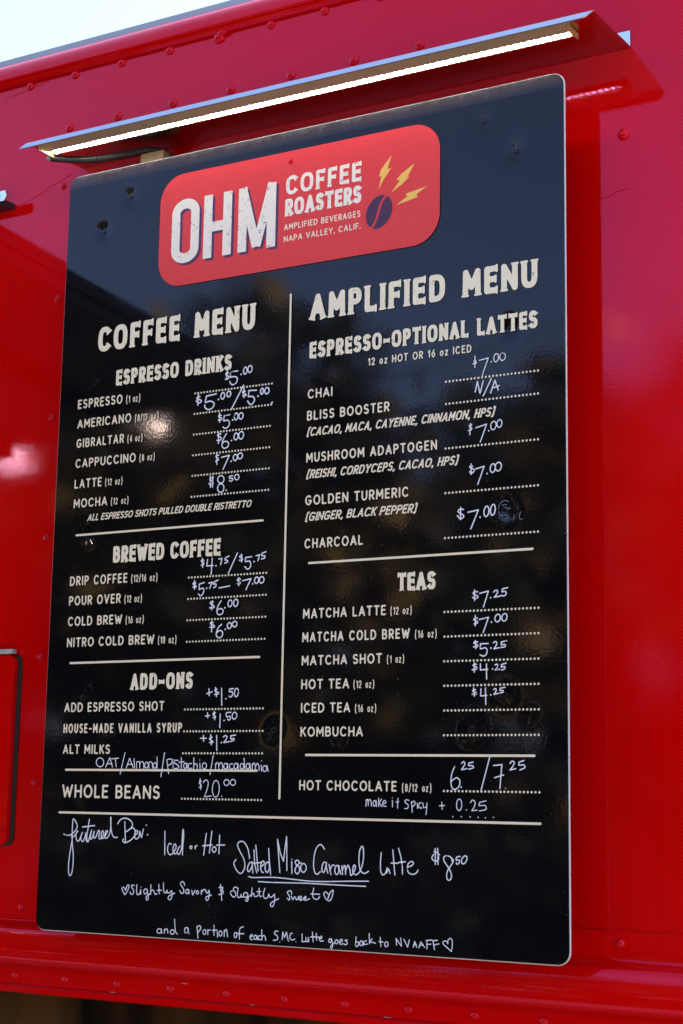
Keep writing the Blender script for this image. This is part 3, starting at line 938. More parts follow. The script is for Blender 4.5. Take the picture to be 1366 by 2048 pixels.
# logo badge
badge = obj('logo_badge', from_bm(slab(rrect(.197, .7143, 1.0336, 1.2258, .046, 12), zoff(0) - .0002, zoff(0))), M_BADGE, board, 'coral red rounded badge with the cream roaster name')
B1 = zoff(1)
o_ = obj('screw', dome(.0048, .0016, 16, 5), M_RED, badge); o_.location = (.4499, zoff(0) - .0002, 1.2089)
def ohm(y, dx, dz, mat_, name):
    ink = Ink(.20, 1.04, .45, 1.21, .0009)
    cap = .1085; r = .0083
    def L_(p, cut=(1, 1)): ink.line([(x + dx, z + dz) for x, z in p], r, cut)
    z0, z1 = 1.0718, 1.1792
    # O
    x0, x1 = .2222 + r, .2768 - r
    o = [((x0 + x1) / 2 + dx + 0, 0)]
    rr = (x1 - x0) / 2; cx = (x0 + x1) / 2
    pts = [(cx + rr * math.cos(rad(t)), z1 + .0014 - r - rr * .82 + rr * .82 * math.sin(rad(t))) for t in range(0, 181, 12)]
    pts += [(cx + rr * math.cos(rad(t)), z0 - .001 + r + rr * .82 + rr * .82 * math.sin(rad(t))) for t in range(180, 361, 12)]
    pts.append(pts[0])
    L_(pts, (0, 0))
    # H
    for x in (.2858 + r, .3402 - r): L_([(x, z0), (x, z1)])
    L_([(.2858 + r, 1.124), (.3402 - r, 1.124)])
    # M
    xa, xb = .3530 + r, .4242 - r
    L_([(xa, z0), (xa, z1)]); L_([(xb, z0), (xb, z1)])
    ink.line([(xa - .001 + dx, z1 - .0001 + dz), ((xa + xb) / 2 + dx, z0 + .0055 + dz)], r * .94, (1, 1))
    ink.line([(xb + .001 + dx, z1 - .0001 + dz), ((xa + xb) / 2 + dx, z0 + .0055 + dz)], r * .94, (1, 1))
    ink.line([((xa + xb) / 2 - r * .55 + dx, z0 + .0105 + dz), ((xa + xb) / 2 + r * .55 + dx, z0 + .0105 + dz)], r * .6)
    return obj(name, ink.mesh(y), mat_, badge)
ohm(B1, .0046, -.0042, M_PLUM, 'lettering_shadow')
ohm(zoff(2), 0, 0, M_LOGO, 'logo_lettering')
obj('logo_lettering', text_mesh('L', 'COFFEE', .4423, 1.1532, .5790, .0315, B1, .0011), M_LOGO, badge)
obj('logo_lettering', text_mesh('B', 'ROASTERS', .4413, 1.1180, .5793, .0285, B1, .0011), M_LOGO, badge)
obj('logo_lettering', text_mesh('A', 'AMPLIFIED BEVERAGES', .4403, 1.0952, .5782, .0103, B1, .0006), M_CREAM, badge)
obj('logo_lettering', text_mesh('A', 'NAPA VALLEY, CALIF.', .4401, 1.0758, .5788, .0101, B1, .0006), M_CREAM, badge)
# bean in two halves
ink = Ink(.58, 1.06, .645, 1.13, .0007)
X = ink.x0 + np.arange(ink.nx) * ink.c; Z = ink.z0 + np.arange(ink.nz) * ink.c
X, Z = np.meshgrid(X, Z)
bx, bz = X - .6110, Z - 1.0972
ta = rad(24)
u = bx * math.cos(ta) - bz * math.sin(ta); v = bx * math.sin(ta) + bz * math.cos(ta)
ell = (np.sqrt((u / .0222) ** 2 + (v / .0272) ** 2) - 1) * .023
gro = catmull([(.5945, 1.0705), (.6035, 1.0805), (.6095, 1.0965), (.6150, 1.1120), (.6262, 1.1255)], 8)
gi = Ink(.58, 1.06, .645, 1.13, .0007); gi.line([tuple(p) for p in gro], .0019)
ink.f = np.maximum(ell, -gi.f)
obj('coffee_bean', ink.mesh(B1), M_BEAN, badge)
LG = DATA['logo']
for kk in ('b1', 'b2', 'b3'):
    obj('lightning_bolt', from_bm(slab([tuple(p) for p in LG[kk]], B1 - .0001, B1)), M_BOLT, badge)

# printed headings, items, rules and dotted price lines
for kind, st, s, X0, Z0, X1, cap in DATA['txt']:
    wl = []
    wl.append(text_mesh(st, s, X0, Z0, X1, cap, zoff(0), cap / 30, words=wl))
    for me, word in zip(wl, s.split(' ')):
        obj('heading_word', me, M_HEAD, board, 'printed heading ' + word)
for row in DATA['it']:
    n, X0, Z0, X1, cap = row[:5]
    o_ = obj('menu_item', text_mesh('A', n, X0, Z0, X1, cap, zoff(0), .0009), M_CREAM, board, 'printed line ' + n)
    if len(row) > 5:
        obj('size_note', text_mesh('S', row[5], row[6], Z0, row[7], cap * .76, zoff(0), .0008), M_CREAM, o_)
obj('menu_item', text_mesh('A', '12 oz HOT OR 16 oz ICED', *DATA['n12'][:3], DATA['n12'][3], zoff(0), .0008), M_CREAM, board, 'printed line 12 oz HOT OR 16 oz ICED')
obj('menu_item', text_mesh('W', 'WHOLE BEANS', *DATA['wb'][:3], DATA['wb'][3], zoff(0), .0010), M_CREAM, board, 'printed line WHOLE BEANS')
for n, X0, Z0, X1, cap in DATA['il']:
    obj('ingredient_note', text_mesh('I', n, X0, Z0, X1, cap, zoff(0), cap / 20), M_CREAM, board, 'slanted print ' + n)
for X0, Z0, X1 in DATA['D']:
    bm = bmesh.new()
    for k in range(26):
        x = X0 + (X1 - X0) * k / 25
        bmesh.ops.create_circle(bm, cap_ends=True, segments=12, radius=.00165, matrix=Matrix.Translation((x, zoff(0), Z0)) @ Matrix.Rotation(rad(90), 4, 'X'))
    obj('dotted_line', from_bm(bm), M_CREAM, board)
for xa, za, xb, zb in DATA['L']:
    ink = Ink(min(xa, xb) - .01, min(za, zb) - .01, max(xa, xb) + .01, max(za, zb) + .01, .0012)
    ink.line([(xa, za), (xb, zb)], .0017)
    obj('divider_line', ink.mesh(zoff(0)), M_CREAM, board)

# handwriting in pale paint pen
HAND = [
('price', '$5.00', 0.00246, 'c3432 8748 3406 8762 3379 8752 3379 8729 3408 8710 3434 8691 3430 8665 3400 8654 3370 8655;l3402 8789 3389 8651;c3602 8766 3544 8767 3471 8759;c3471 8759 3467 8719 3465 8679 3534 8682 3587 8660 3596 8614 3569 8568 3513 8551 3478 8571 3457 8609;d3666 8702;c3720 8708 3711 8738 3714 8774 3728 8801 3748 8809 3766 8796 3775 8766 3772 8731 3758 8704 3738 8695 3720 8708;c3804 8727 3792 8756 3795 8790 3812 8816 3837 8824 3859 8810 3871 8781 3868 8747 3851 8722 3826 8714 3804 8727'),
('price', '$5.00/$5.00', 0.00264, 'c2893 8426 2861 8429 2831 8411 2844 8388 2889 8377 2919 8356 2910 8332 2865 8326 2819 8363;l2857 8478 2854 8289;l3206 8438 3017 8421;c3017 8421 3006 8370 3000 8319 3081 8332 3145 8310 3169 8272 3148 8226 3086 8195 3025 8210 2991 8245 2988 8277;d3249 8341;c3304 8350 3294 8378 3297 8411 3312 8436 3333 8444 3353 8432 3364 8404 3361 8371 3345 8346 3324 8338 3304 8350;c3418 8374 3407 8398 3410 8427 3425 8448 3447 8454 3468 8443 3479 8419 3477 8391 3461 8369 3439 8363 3418 8374;l3719 8522 3502 8157;c3754 8417 3722 8423 3702 8410 3715 8390 3749 8377 3770 8360 3753 8343 3704 8354;l3731 8462 3729 8319;l3965 8413 3821 8423;c3821 8423 3819 8373 3816 8325 3880 8324 3924 8290 3925 8237 3871 8192 3828 8218 3802 8258;d3994 8315;c4046 8348 4039 8373 4042 8403 4054 8426 4070 8433 4084 8422 4091 8397 4088 8367 4077 8344 4061 8337 4046 8348;c4129 8346 4117 8372 4120 8403 4137 8427 4161 8434 4184 8421 4196 8395 4193 8364 4176 8340 4152 8333 4129 8346;l4238 8169 4264 8187'),
('price', '$5.00', 0.00244, 'c3311 8076 3279 8083 3261 8071 3274 8051 3312 8039 3325 8016 3305 7997 3257 8007;l3278 8119 3283 7967;l3476 8070 3367 8065;c3367 8065 3366 8023 3364 7980 3432 7989 3465 7954 3467 7901 3424 7863 3381 7862 3352 7884;d3529 7980;c3571 7987 3562 8016 3565 8049 3580 8076 3600 8084 3619 8071 3629 8043 3626 8009 3611 7983 3590 7975 3571 7987;c3659 7990 3646 8017 3649 8048 3666 8072 3690 8079 3713 8067 3725 8040 3722 8009 3705 7985 3681 7978 3659 7990'),
('price', '$6.00', 0.00243, 'c3315 7772 3277 7778 3253 7762 3272 7739 3310 7725 3324 7697 3300 7673 3243 7678;l3270 7803 3273 7627;c3425 7770 3380 7713 3347 7636 3347 7573 3386 7537 3447 7553 3468 7599 3444 7636 3394 7648 3353 7625;d3521 7650;c3577 7665 3566 7694 3569 7728 3586 7754 3608 7762 3629 7749 3640 7721 3637 7687 3621 7661 3598 7653 3577 7665;c3667 7670 3654 7702 3657 7739 3677 7768 3704 7777 3729 7763 3742 7731 3739 7693 3720 7665 3692 7656 3667 7670'),
('price', '$7.00', 0.00242, 'c3289 7435 3252 7438 3233 7424 3247 7402 3279 7383 3277 7357 3230 7340;l3246 7481 3254 7290;l3341 7396 3489 7417 3375 7200;d3523 7317;c3573 7333 3562 7359 3564 7390 3581 7414 3604 7421 3626 7410 3637 7383 3635 7352 3618 7329 3595 7321 3573 7333;c3661 7354 3648 7378 3650 7406 3668 7428 3694 7434 3719 7423 3733 7399 3730 7371 3712 7349 3686 7343 3661 7354'),
('price', '$8.50', 0.00234, 'l3138 7115 3147 6929;l3188 7110 3185 6931;c3195 7083 3146 7077 3134 7057 3185 7021 3193 6989 3156 6970 3115 6995;c3304 6999 3283 7030 3284 7067 3306 7095 3341 7103 3376 7089 3398 7057 3397 7021 3375 6993 3339 6985 3304 6999;c3307 6852 3285 6888 3286 6931 3308 6964 3344 6974 3379 6958 3400 6922 3399 6879 3377 6846 3342 6836 3307 6852;d3446 6861;c3562 7084 3507 7079 3504 7047 3551 7043 3564 7018 3534 6998 3500 7011;c3612 7022 3599 7045 3602 7072 3619 7092 3644 7099 3667 7088 3679 7065 3677 7038 3660 7018 3635 7011 3612 7022'),
('price', '$4.75/$5.75', 0.00237, 'c3067 5777 3035 5786 3015 5770 3033 5751 3066 5736 3062 5710 3017 5702;l3035 5811 3046 5669;l3135 5787 3123 5684 3244 5687;l3222 5800 3210 5546;d3297 5678;l3343 5782 3408 5789 3383 5692;c3536 5818 3473 5792 3464 5760 3507 5752 3508 5724 3456 5711;l3691 5858 3530 5545;c3780 5809 3750 5810 3732 5791 3784 5765 3782 5740 3731 5739;l3765 5835 3771 5714;l3956 5783 3842 5777;c3842 5777 3843 5743 3844 5712 3910 5719 3941 5679 3931 5621 3884 5593 3832 5636;d4001 5704;l4034 5794 4100 5805 4070 5715;c4215 5844 4144 5823 4142 5787 4190 5784 4194 5751 4132 5737'),
('price', '$5.75 - $7.00', 0.00237, 'c2924 5426 2892 5433 2874 5413 2926 5385 2927 5361 2870 5367;l2901 5469 2903 5332;l3086 5426 2991 5407;c2991 5407 2993 5361 2994 5321 3058 5340 3082 5305 3056 5239 3013 5225 2978 5253;d3133 5335;l3168 5414 3232 5423 3189 5330;c3345 5452 3260 5420 3261 5392 3304 5395 3306 5356 3263 5337;l3366 5327 3566 5351;c3761 5446 3725 5453 3701 5433 3757 5405 3757 5379 3697 5377;l3724 5473 3732 5347;l3799 5418 3955 5444 3863 5277;d3985 5361;c4030 5374 4018 5400 4021 5430 4037 5455 4060 5463 4081 5452 4092 5427 4089 5396 4073 5372 4051 5364 4030 5374;c4119 5375 4106 5400 4109 5431 4127 5455 4152 5463 4176 5452 4189 5427 4186 5396 4168 5372 4143 5364 4119 5375'),
('price', '$6.00', 0.00234, 'c3265 5111 3228 5117 3210 5094 3280 5053 3274 5023 3200 5026;l3246 5132 3238 4994;c3412 5125 3359 5055 3338 4974 3358 4922 3401 4910 3449 4937 3448 4985 3398 5005 3347 4984;d3487 5014;c3553 5036 3541 5064 3544 5096 3561 5122 3584 5131 3605 5120 3616 5093 3613 5060 3597 5035 3574 5025 3553 5036;c3657 5038 3645 5066 3648 5101 3665 5128 3690 5138 3712 5126 3724 5097 3721 5063 3704 5036 3679 5026 3657 5038'),
('price', '$6.00', 0.00241, 'c3277 4792 3239 4796 3225 4774 3297 4745 3291 4720 3217 4723;l3251 4819 3251 4650;c3435 4761 3372 4707 3340 4626 3352 4572 3408 4553 3455 4592 3449 4645 3404 4665 3346 4634;d3505 4682;c3553 4699 3541 4722 3544 4750 3560 4773 3583 4781 3604 4771 3615 4748 3613 4719 3597 4697 3574 4689 3553 4699;c3647 4721 3634 4743 3637 4769 3654 4790 3679 4797 3702 4788 3715 4766 3713 4740 3696 4719 3671 4712 3647 4721'),
('price', '+$1.50', 0.00222, 'l3192 3698 3295 3726;l3233 3773 3243 3667;c3386 3765 3349 3755 3352 3735 3405 3717 3410 3692 3340 3685;l3354 3791 3377 3649;l3467 3778 3479 3517;d3554 3616;c3688 3767 3616 3761 3617 3719 3660 3723 3673 3683 3644 3640 3608 3656;c3716 3655 3706 3687 3709 3727 3726 3759 3748 3770 3768 3758 3778 3726 3774 3686 3758 3654 3736 3643 3716 3655'),
('price', '+$1.50', 0.00214, 'l3180 3355 3262 3364;l3221 3410 3227 3330;c3368 3403 3325 3399 3329 3374 3370 3348 3362 3326 3322 3334;l3343 3424 3357 3298;l3456 3387 3455 3178;d3530 3287;c3652 3408 3568 3401 3578 3341 3630 3349 3647 3319 3620 3291 3592 3306;c3689 3315 3676 3341 3679 3373 3697 3399 3722 3409 3746 3398 3759 3372 3756 3340 3738 3315 3712 3305 3689 3315'),
('price', '+$1.25', 0.00221, 'l3104 3019 3214 3019;l3157 3064 3164 2974;c3320 3034 3278 3024 3281 2999 3335 2972 3327 2952 3275 2954;l3292 3074 3309 2919;l3401 3063 3412 2834;d3493 2953;c3526 3038 3559 3057 3592 3041 3578 3001 3535 2956 3583 2961 3631 2968;l3747 3067 3660 3054;c3660 3054 3662 3030 3665 3006 3713 3015 3720 2988 3655 2968'),
('handwritten_note', 'OAT/Almond/pistachio/macadamia', 0.00181, 'c1143 2590 1114 2625 1112 2668 1138 2703 1181 2717 1226 2703 1255 2668 1257 2625 1232 2590 1188 2577 1143 2590;l1300 2571 1375 2724 1437 2572;l1319 2619 1421 2632;l1409 2702 1551 2713;l1486 2706 1511 2576;l1673 2800 1591 2464;l1706 2560 1767 2714 1845 2561;l1720 2612 1823 2625;l1852 2707 1867 2561;c1907 2561 1903 2643 1916 2656 1957 2656 1972 2561;c1972 2561 1976 2643 2010 2661 2038 2639 2050 2562;c2078 2571 2066 2593 2066 2621 2079 2644 2099 2652 2120 2644 2132 2621 2132 2593 2119 2571 2099 2562 2078 2571;c2149 2558 2148 2644 2185 2659 2210 2629 2219 2559;c2241 2569 2229 2590 2229 2617 2241 2638 2260 2646 2279 2638 2290 2617 2290 2591 2278 2569 2259 2561 2241 2569;l2297 2734 2304 2559;l2437 2801 2382 2432;l2484 2694 2528 2479;c2484 2690 2555 2705 2588 2667 2561 2624 2504 2607;l2605 2654 2606 2565;l2603 2697 2606 2692;c2701 2680 2643 2684 2629 2646 2704 2606 2706 2565 2627 2557;l2757 2723 2764 2555;l2715 2652 2811 2663;c2818 2566 2807 2587 2808 2613 2818 2634 2835 2642 2852 2634 2862 2613 2862 2587 2851 2566 2834 2558 2818 2566;l2867 2642 2878 2556;c2956 2634 2912 2634 2892 2596 2920 2556 2966 2567;l2991 2723 2998 2554;c2996 2601 3021 2635 3055 2618 3065 2555;l3106 2643 3114 2557;l3104 2690 3104 2686;c3169 2564 3155 2587 3156 2616 3170 2639 3193 2648 3216 2639 3229 2616 3229 2588 3214 2564 3192 2556 3169 2564;l3351 2760 3300 2472;l3399 2553 3396 2640;c3397 2613 3426 2653 3453 2624 3460 2557;c3458 2603 3490 2653 3521 2628 3531 2557;c3561 2566 3549 2586 3549 2612 3562 2633 3581 2641 3600 2633 3612 2612 3612 2587 3599 2566 3580 2558 3561 2566;l3615 2641 3628 2554;c3711 2633 3665 2629 3652 2587 3678 2556 3723 2567;c3747 2567 3736 2587 3736 2613 3749 2634 3768 2642 3787 2634 3799 2613 3798 2588 3786 2567 3766 2559 3747 2567;l3801 2642 3816 2555;c3858 2565 3846 2586 3847 2611 3859 2632 3879 2640 3897 2632 3909 2612 3908 2586 3896 2565 3877 2557 3858 2565;l3911 2719 3929 2556;c3963 2566 3952 2586 3952 2612 3964 2633 3983 2641 4002 2633 4014 2612 4013 2587 4001 2566 3982 2558 3963 2566;l4016 2643 4034 2552;l4064 2548 4061 2635;c4062 2610 4091 2647 4114 2619 4124 2544;c4122 2602 4150 2643 4176 2615 4188 2539;l4220 2617 4233 2529;l4223 2681 4224 2677;c4265 2531 4253 2552 4253 2579 4266 2601 4287 2609 4307 2601 4319 2579 4318 2553 4305 2531 4285 2523 4265 2531;l4322 2611 4349 2525'),
('price', '$20.00', 0.00166, 'c3149 2371 3116 2374 3109 2339 3147 2308 3138 2276 3107 2276;l3120 2408 3139 2245;c3181 2346 3218 2390 3270 2361 3261 2267 3210 2137;l3210 2137 3337 2151;c3377 2157 3354 2219 3354 2297 3378 2359 3415 2384 3452 2360 3475 2298 3475 2221 3452 2158 3414 2134 3377 2157;d3525 2150;c3578 2319 3561 2340 3561 2367 3579 2389 3607 2398 3635 2390 3652 2368 3652 2341 3634 2319 3606 2310 3578 2319;c3694 2322 3677 2343 3677 2370 3695 2392 3723 2401 3751 2393 3768 2371 3768 2344 3750 2322 3722 2314 3694 2322'),
('price', '$7.00', 0.00195, 'c7746 8437 7717 8431 7728 8415 7756 8407 7744 8393 7699 8392;l7733 8506 7730 8336;l7801 8433 7945 8451 7860 8237 7846 8180;d7992 8388;c8041 8393 8031 8425 8036 8462 8052 8490 8075 8499 8095 8485 8105 8453 8101 8416 8084 8388 8061 8379 8041 8393;c8139 8401 8126 8430 8129 8464 8149 8490 8176 8497 8201 8484 8214 8454 8210 8420 8191 8395 8164 8387 8139 8401'),
('price', 'N/A', 0.00223, 'l7736 7968 7771 8120 7813 7938 7865 8119;l7992 8141 7865 7896;l7980 7925 8048 8108 8102 7957;l8006 7995 8118 8022'),
('price', '$7.00', 0.00207, 'c7683 7488 7650 7482 7646 7463 7681 7440 7676 7416 7631 7406;l7664 7510 7652 7345;l7746 7436 7918 7475 7820 7222;d7952 7374;c7995 7397 7984 7429 7988 7467 8006 7496 8032 7505 8055 7491 8067 7459 8062 7421 8044 7392 8018 7382 7995 7397;c8092 7421 8081 7450 8085 7484 8102 7510 8127 7519 8148 7506 8159 7476 8155 7442 8138 7416 8114 7408 8092 7421'),
('price', '$7.00', 0.0022, 'c7701 6877 7664 6882 7656 6861 7706 6838 7722 6803 7675 6773 7652 6804;l7675 6913 7675 6761;l7743 6833 7881 6861 7780 6605;d7927 6750;c7987 6773 7976 6806 7980 6844 7998 6875 8023 6884 8044 6870 8055 6838 8050 6799 8033 6769 8008 6759 7987 6773;c8068 6788 8055 6821 8059 6860 8080 6889 8109 6899 8135 6885 8149 6852 8144 6813 8124 6783 8095 6774 8068 6788'),
('price', '$7.00', 0.00233, 'c7557 6258 7504 6266 7470 6240 7489 6212 7552 6176 7555 6143 7505 6127 7458 6174;l7512 6290 7507 6113;l7627 6211 7791 6234 7673 5967;d7819 6127;c7888 6145 7878 6183 7884 6228 7902 6264 7926 6277 7946 6261 7956 6223 7951 6177 7933 6142 7909 6129 7888 6145;c7989 6156 7980 6196 7986 6244 8003 6282 8027 6295 8047 6278 8056 6239 8050 6191 8032 6153 8009 6140 7989 6156'),
('price', '$7.25', 0.00214, 'c7784 5059 7727 5057 7712 5039 7732 5019 7779 5003 7784 4979 7748 4962 7702 4983;l7735 5085 7733 4932;l7815 5034 7950 5061 7873 4838;d7985 4964;c8029 5043 8068 5069 8095 5044 8072 5001 8039 4968;l8039 4968 8136 4982;l8247 5095 8166 5081;c8166 5081 8164 5060 8161 5039 8211 5042 8224 5008 8191 4979 8146 4991'),
('price', '$7.00', 0.00213, 'c7780 4685 7739 4682 7725 4664 7775 4638 7780 4615 7729 4603;l7747 4723 7747 4576;l7805 4663 7953 4689 7870 4478;d7997 4620;c8063 4630 8051 4657 8055 4691 8073 4717 8098 4726 8122 4715 8134 4687 8130 4654 8112 4628 8086 4619 8063 4630;c8168 4637 8157 4664 8161 4696 8178 4722 8202 4731 8224 4720 8235 4693 8232 4661 8214 4635 8190 4626 8168 4637'),
('price', '$5.25', 0.00212, 'c7786 4345 7745 4351 7726 4335 7781 4303 7778 4280 7719 4282;l7750 4369 7755 4253;l7949 4321 7827 4318;c7827 4318 7829 4283 7832 4249 7898 4262 7930 4234 7920 4171 7873 4145 7822 4167;d7989 4255;c8025 4328 8063 4344 8080 4317 8060 4276 8035 4244;l8035 4244 8115 4256;l8231 4351 8146 4333;c8146 4333 8148 4315 8151 4294 8201 4299 8206 4269 8141 4257'),
('price', '$4.25', 0.00211, 'c7771 4034 7725 4031 7715 4016 7771 3993 7764 3965 7700 3958;l7735 4059 7734 3923;l7829 4038 7827 3952 7944 3960;l7921 4035 7924 3823;d8015 3962;c8050 4018 8082 4027 8095 4008 8078 3973 8055 3946;l8055 3946 8126 3957;l8223 4039 8151 4020;c8151 4020 8151 4004 8151 3986 8201 3991 8197 3959 8151 3944'),
('price', '$4.25', 0.00203, 'c7757 3679 7721 3676 7712 3657 7765 3638 7761 3615 7701 3616;l7724 3703 7739 3588;l7838 3692 7833 3589 7927 3597;l7906 3700 7912 3469;d7988 3602;c8030 3675 8058 3690 8072 3665 8055 3633 8035 3608;l8035 3608 8106 3623;l8206 3705 8131 3691;c8131 3691 8131 3675 8131 3657 8171 3662 8174 3636 8131 3627'),
('price', '6.25/7.25', 0.00201, 'c7437 2617 7389 2504 7380 2363 7422 2298 7496 2327 7516 2411 7466 2458 7390 2414;d7537 2328;c7542 2655 7569 2681 7595 2655 7570 2608 7543 2570;l7543 2570 7626 2584;l7720 2674 7657 2663;c7657 2663 7649 2627 7705 2627 7726 2599 7653 2577;l7972 2740 7841 2285;l8030 2629 8157 2642 8128 2316;l8046 2463 8183 2501;e8210 2321;c8279 2658 8312 2691 8346 2667 8316 2612 8279 2569;l8279 2569 8366 2588;l8487 2699 8417 2677;c8417 2677 8413 2636 8483 2640 8501 2604 8427 2570'),
('handwritten_note', 'make it spicy + 0.25', 0.00156, 'l6021 2042 6028 2138;c6029 2113 6046 2140 6057 2119 6061 2049;c6060 2114 6082 2139 6104 2114 6114 2044;c6148 2052 6139 2071 6139 2094 6148 2113 6163 2121 6177 2114 6185 2095 6185 2071 6176 2052 6162 2044 6148 2052;l6188 2127 6200 2039;l6230 2160 6231 2040;l6278 2147 6235 2090 6286 2041;c6295 2079 6347 2095 6334 2127 6299 2104 6302 2056 6355 2044;l6454 2131 6455 2040;l6452 2169 6452 2167;l6541 2163 6536 2022;l6509 2107 6555 2115;c6720 2135 6672 2142 6655 2109 6705 2072 6699 2025 6647 2020;l6759 2120 6773 1970;c6761 2105 6802 2125 6817 2087 6770 2041;l6852 2099 6857 2024;c6920 2104 6884 2096 6878 2043 6923 2029;c6942 2104 6951 2039 6994 2049;c7004 2105 7000 2012 6990 1940;l7198 2067 7282 2072;l7236 2118 7245 2016;c7483 2020 7469 2060 7470 2110 7485 2150 7509 2165 7532 2150 7545 2111 7544 2061 7529 2021 7506 2006 7483 2020;d7618 2017;c7680 2116 7713 2154 7753 2123 7738 2061 7701 2009;l7701 2009 7784 2018;l7918 2147 7821 2124;c7821 2124 7815 2081 7903 2083 7916 2031 7815 2007;d7410 1922;d7541 1925;d7677 1924;d7799 1919;d7908 1917;d8030 1923'),
('handwritten_note', 'featured Bev:', 0.00227, 'c514 1513 587 1495 660 1509 739 1562 780 1626 761 1694 698 1754 686 1675 686 1527 699 1356 725 1208 730 1060 712 912 679 871 650 910 640 1023 650 1160 677 1344 691 1435 676 1486 707 1470 756 1517 798 1564 776 1552 762 1494 783 1426 825 1414 868 1497 892 1545 872 1508 868 1440 909 1407 945 1476 961 1545 961 1465 983 1409;c1020 1757 1001 1614 983 1477 1008 1402 1037 1478 1073 1587 1057 1513 1064 1445 1096 1480 1127 1571 1116 1503 1136 1464 1168 1493 1200 1573 1232 1580 1222 1523 1228 1463 1278 1468 1311 1531 1301 1581 1271 1552 1265 1501 1293 1468 1332 1480 1362 1532 1391 1583 1359 1577 1336 1514 1353 1472 1400 1488 1443 1579 1450 1715 1442 1796 1445 1703 1467 1580 1500 1507 1544 1484 1586 1493;l890 1632 1130 1660;c1583 1697 1637 1764 1736 1786 1831 1751 1872 1685 1823 1620 1744 1577;l1720 1732 1732 1575 1746 1429;c1818 1619 1878 1640 1922 1607 1919 1529 1865 1466 1782 1421 1719 1415 1692 1445 1709 1464;c1919 1529 1967 1558 1975 1594 1941 1597 1919 1529 1943 1474 1998 1498 2015 1582;l2015 1593 2054 1497 2084 1626;d2137 1687;d2166 1544'),
('handwritten_note', 'Iced or Hot', 0.00219, 'l2496 1605 2506 1253;c2625 1411 2590 1424 2558 1375 2565 1293 2609 1253 2660 1282 2708 1352 2709 1404 2680 1413 2657 1351 2672 1280 2720 1277 2751 1340;c2787 1386 2754 1353 2740 1287 2780 1269 2818 1369 2825 1534 2835 1641 2849 1534 2838 1383 2837 1257;c2980 1360 2974 1370 2974 1382 2981 1393 2992 1397 3003 1393 3009 1383 3009 1371 3002 1360 2991 1356 2980 1360;l3063 1396 3070 1352;c3068 1369 3080 1393 3102 1407;l3266 1592 3228 1269;l3366 1626 3331 1302;l3203 1404 3376 1423;c3396 1324 3384 1343 3384 1368 3397 1388 3418 1396 3438 1389 3450 1369 3450 1345 3437 1325 3416 1317 3396 1324;l3509 1571 3506 1297;l3460 1421 3605 1429'),
('handwritten_note', 'Salted Miso Caramel', 0.00211, 'c4057 1244 4025 1377 3957 1475 3883 1487 3835 1438 3879 1346 3957 1228 3976 1122 3938 1040 3882 1025 3814 1089 3779 1168 3818 1221;c4112 1193 4063 1185 4028 1123 4026 1070 4059 1058 4098 1126 4107 1179;l4101 1179 4121 1034;l4131 1373 4148 1167 4189 1041;l4161 1441 4213 1063;l4128 1177 4257 1191;c4251 1128 4311 1166 4313 1210 4277 1205 4254 1125 4277 1059 4305 1048;c4347 1068 4334 1104 4335 1150 4350 1188 4373 1203 4395 1189 4408 1153 4407 1107 4392 1069 4369 1054 4347 1068;l4387 1401 4405 1216 4435 1016;l4538 1537 4592 1059;l4538 1537 4591 1344 4650 1224 4670 1395 4695 1580 4706 1347 4712 1093;l4791 1223 4802 1054;e4793 1257;c4921 1223 4891 1246 4853 1228 4868 1185 4918 1155 4931 1095 4892 1051 4852 1086 4865 1141 4914 1197 4957 1210;c4967 1088 4950 1118 4950 1157 4967 1189 4995 1202 5023 1191 5040 1160 5040 1121 5022 1090 4995 1077 4967 1088;c5345 1417 5301 1471 5252 1474 5199 1410 5173 1301 5167 1181 5189 1086 5232 1058 5281 1095;c5363 1235 5331 1222 5308 1162 5314 1102 5345 1094 5374 1176 5384 1230;l5380 1224 5383 1153 5409 1080;l5427 1202 5461 1058;c5453 1143 5481 1194 5515 1193;c5538 1076 5526 1108 5526 1148 5539 1180 5559 1193 5578 1182 5590 1150 5590 1110 5578 1078 5558 1065 5538 1076;l5589 1195 5602 1136 5627 1072;l5638 1191 5654 1071;c5651 1132 5683 1199 5699 1152 5705 1073;c5704 1134 5743 1203 5772 1142 5794 1061 5848 1127 5864 1193 5836 1204 5820 1132 5849 1080 5904 1086 5958 1161 5994 1303 5988 1451 5960 1471 5927 1396 5922 1254 5948 1137 6014 1098 6080 1130'),
('handwritten_underline', 'upper underline of the special', 0.00189, 'c4045 984 4127 970 4469 985 4761 974 5135 955 5474 964 5767 980 6085 992'),
('handwritten_underline', 'lower underline of the special', 0.00188, 'c4217 915 4471 913 5048 923 5545 919 6039 919'),
('handwritten_note', 'Latte $8.50', 0.00202, 'c6282 1397 6273 1282 6275 1159 6299 1095 6341 1097 6369 1151 6381 1191;l6381 1191 6369 1116 6405 1175 6429 1111;l6468 1440 6506 1095;l6442 1257 6558 1258;c6559 1465 6603 1327 6623 1205 6624 1111;l6565 1270 6674 1282;c6707 1210 6776 1235 6799 1272 6763 1290 6715 1252 6703 1185 6727 1131 6790 1113 6847 1135 6873 1175;l7139 1478 7143 1261;l7179 1483 7185 1263;c7208 1392 7170 1422 7121 1437;c7117 1398 7090 1359 7105 1321 7155 1308 7190 1329 7193 1365;c7405 1314 7386 1363 7330 1385 7286 1376 7270 1337 7300 1283 7350 1219 7387 1155 7391 1089 7363 1053 7332 1065 7319 1108 7331 1175 7368 1231 7411 1292 7420 1329 7402 1350;c7525 1383 7473 1371 7467 1330 7508 1334 7514 1298 7480 1276 7467 1294;c7551 1293 7545 1320 7556 1354 7579 1382 7605 1393 7625 1384 7631 1357 7620 1323 7598 1295 7571 1283 7551 1293'),
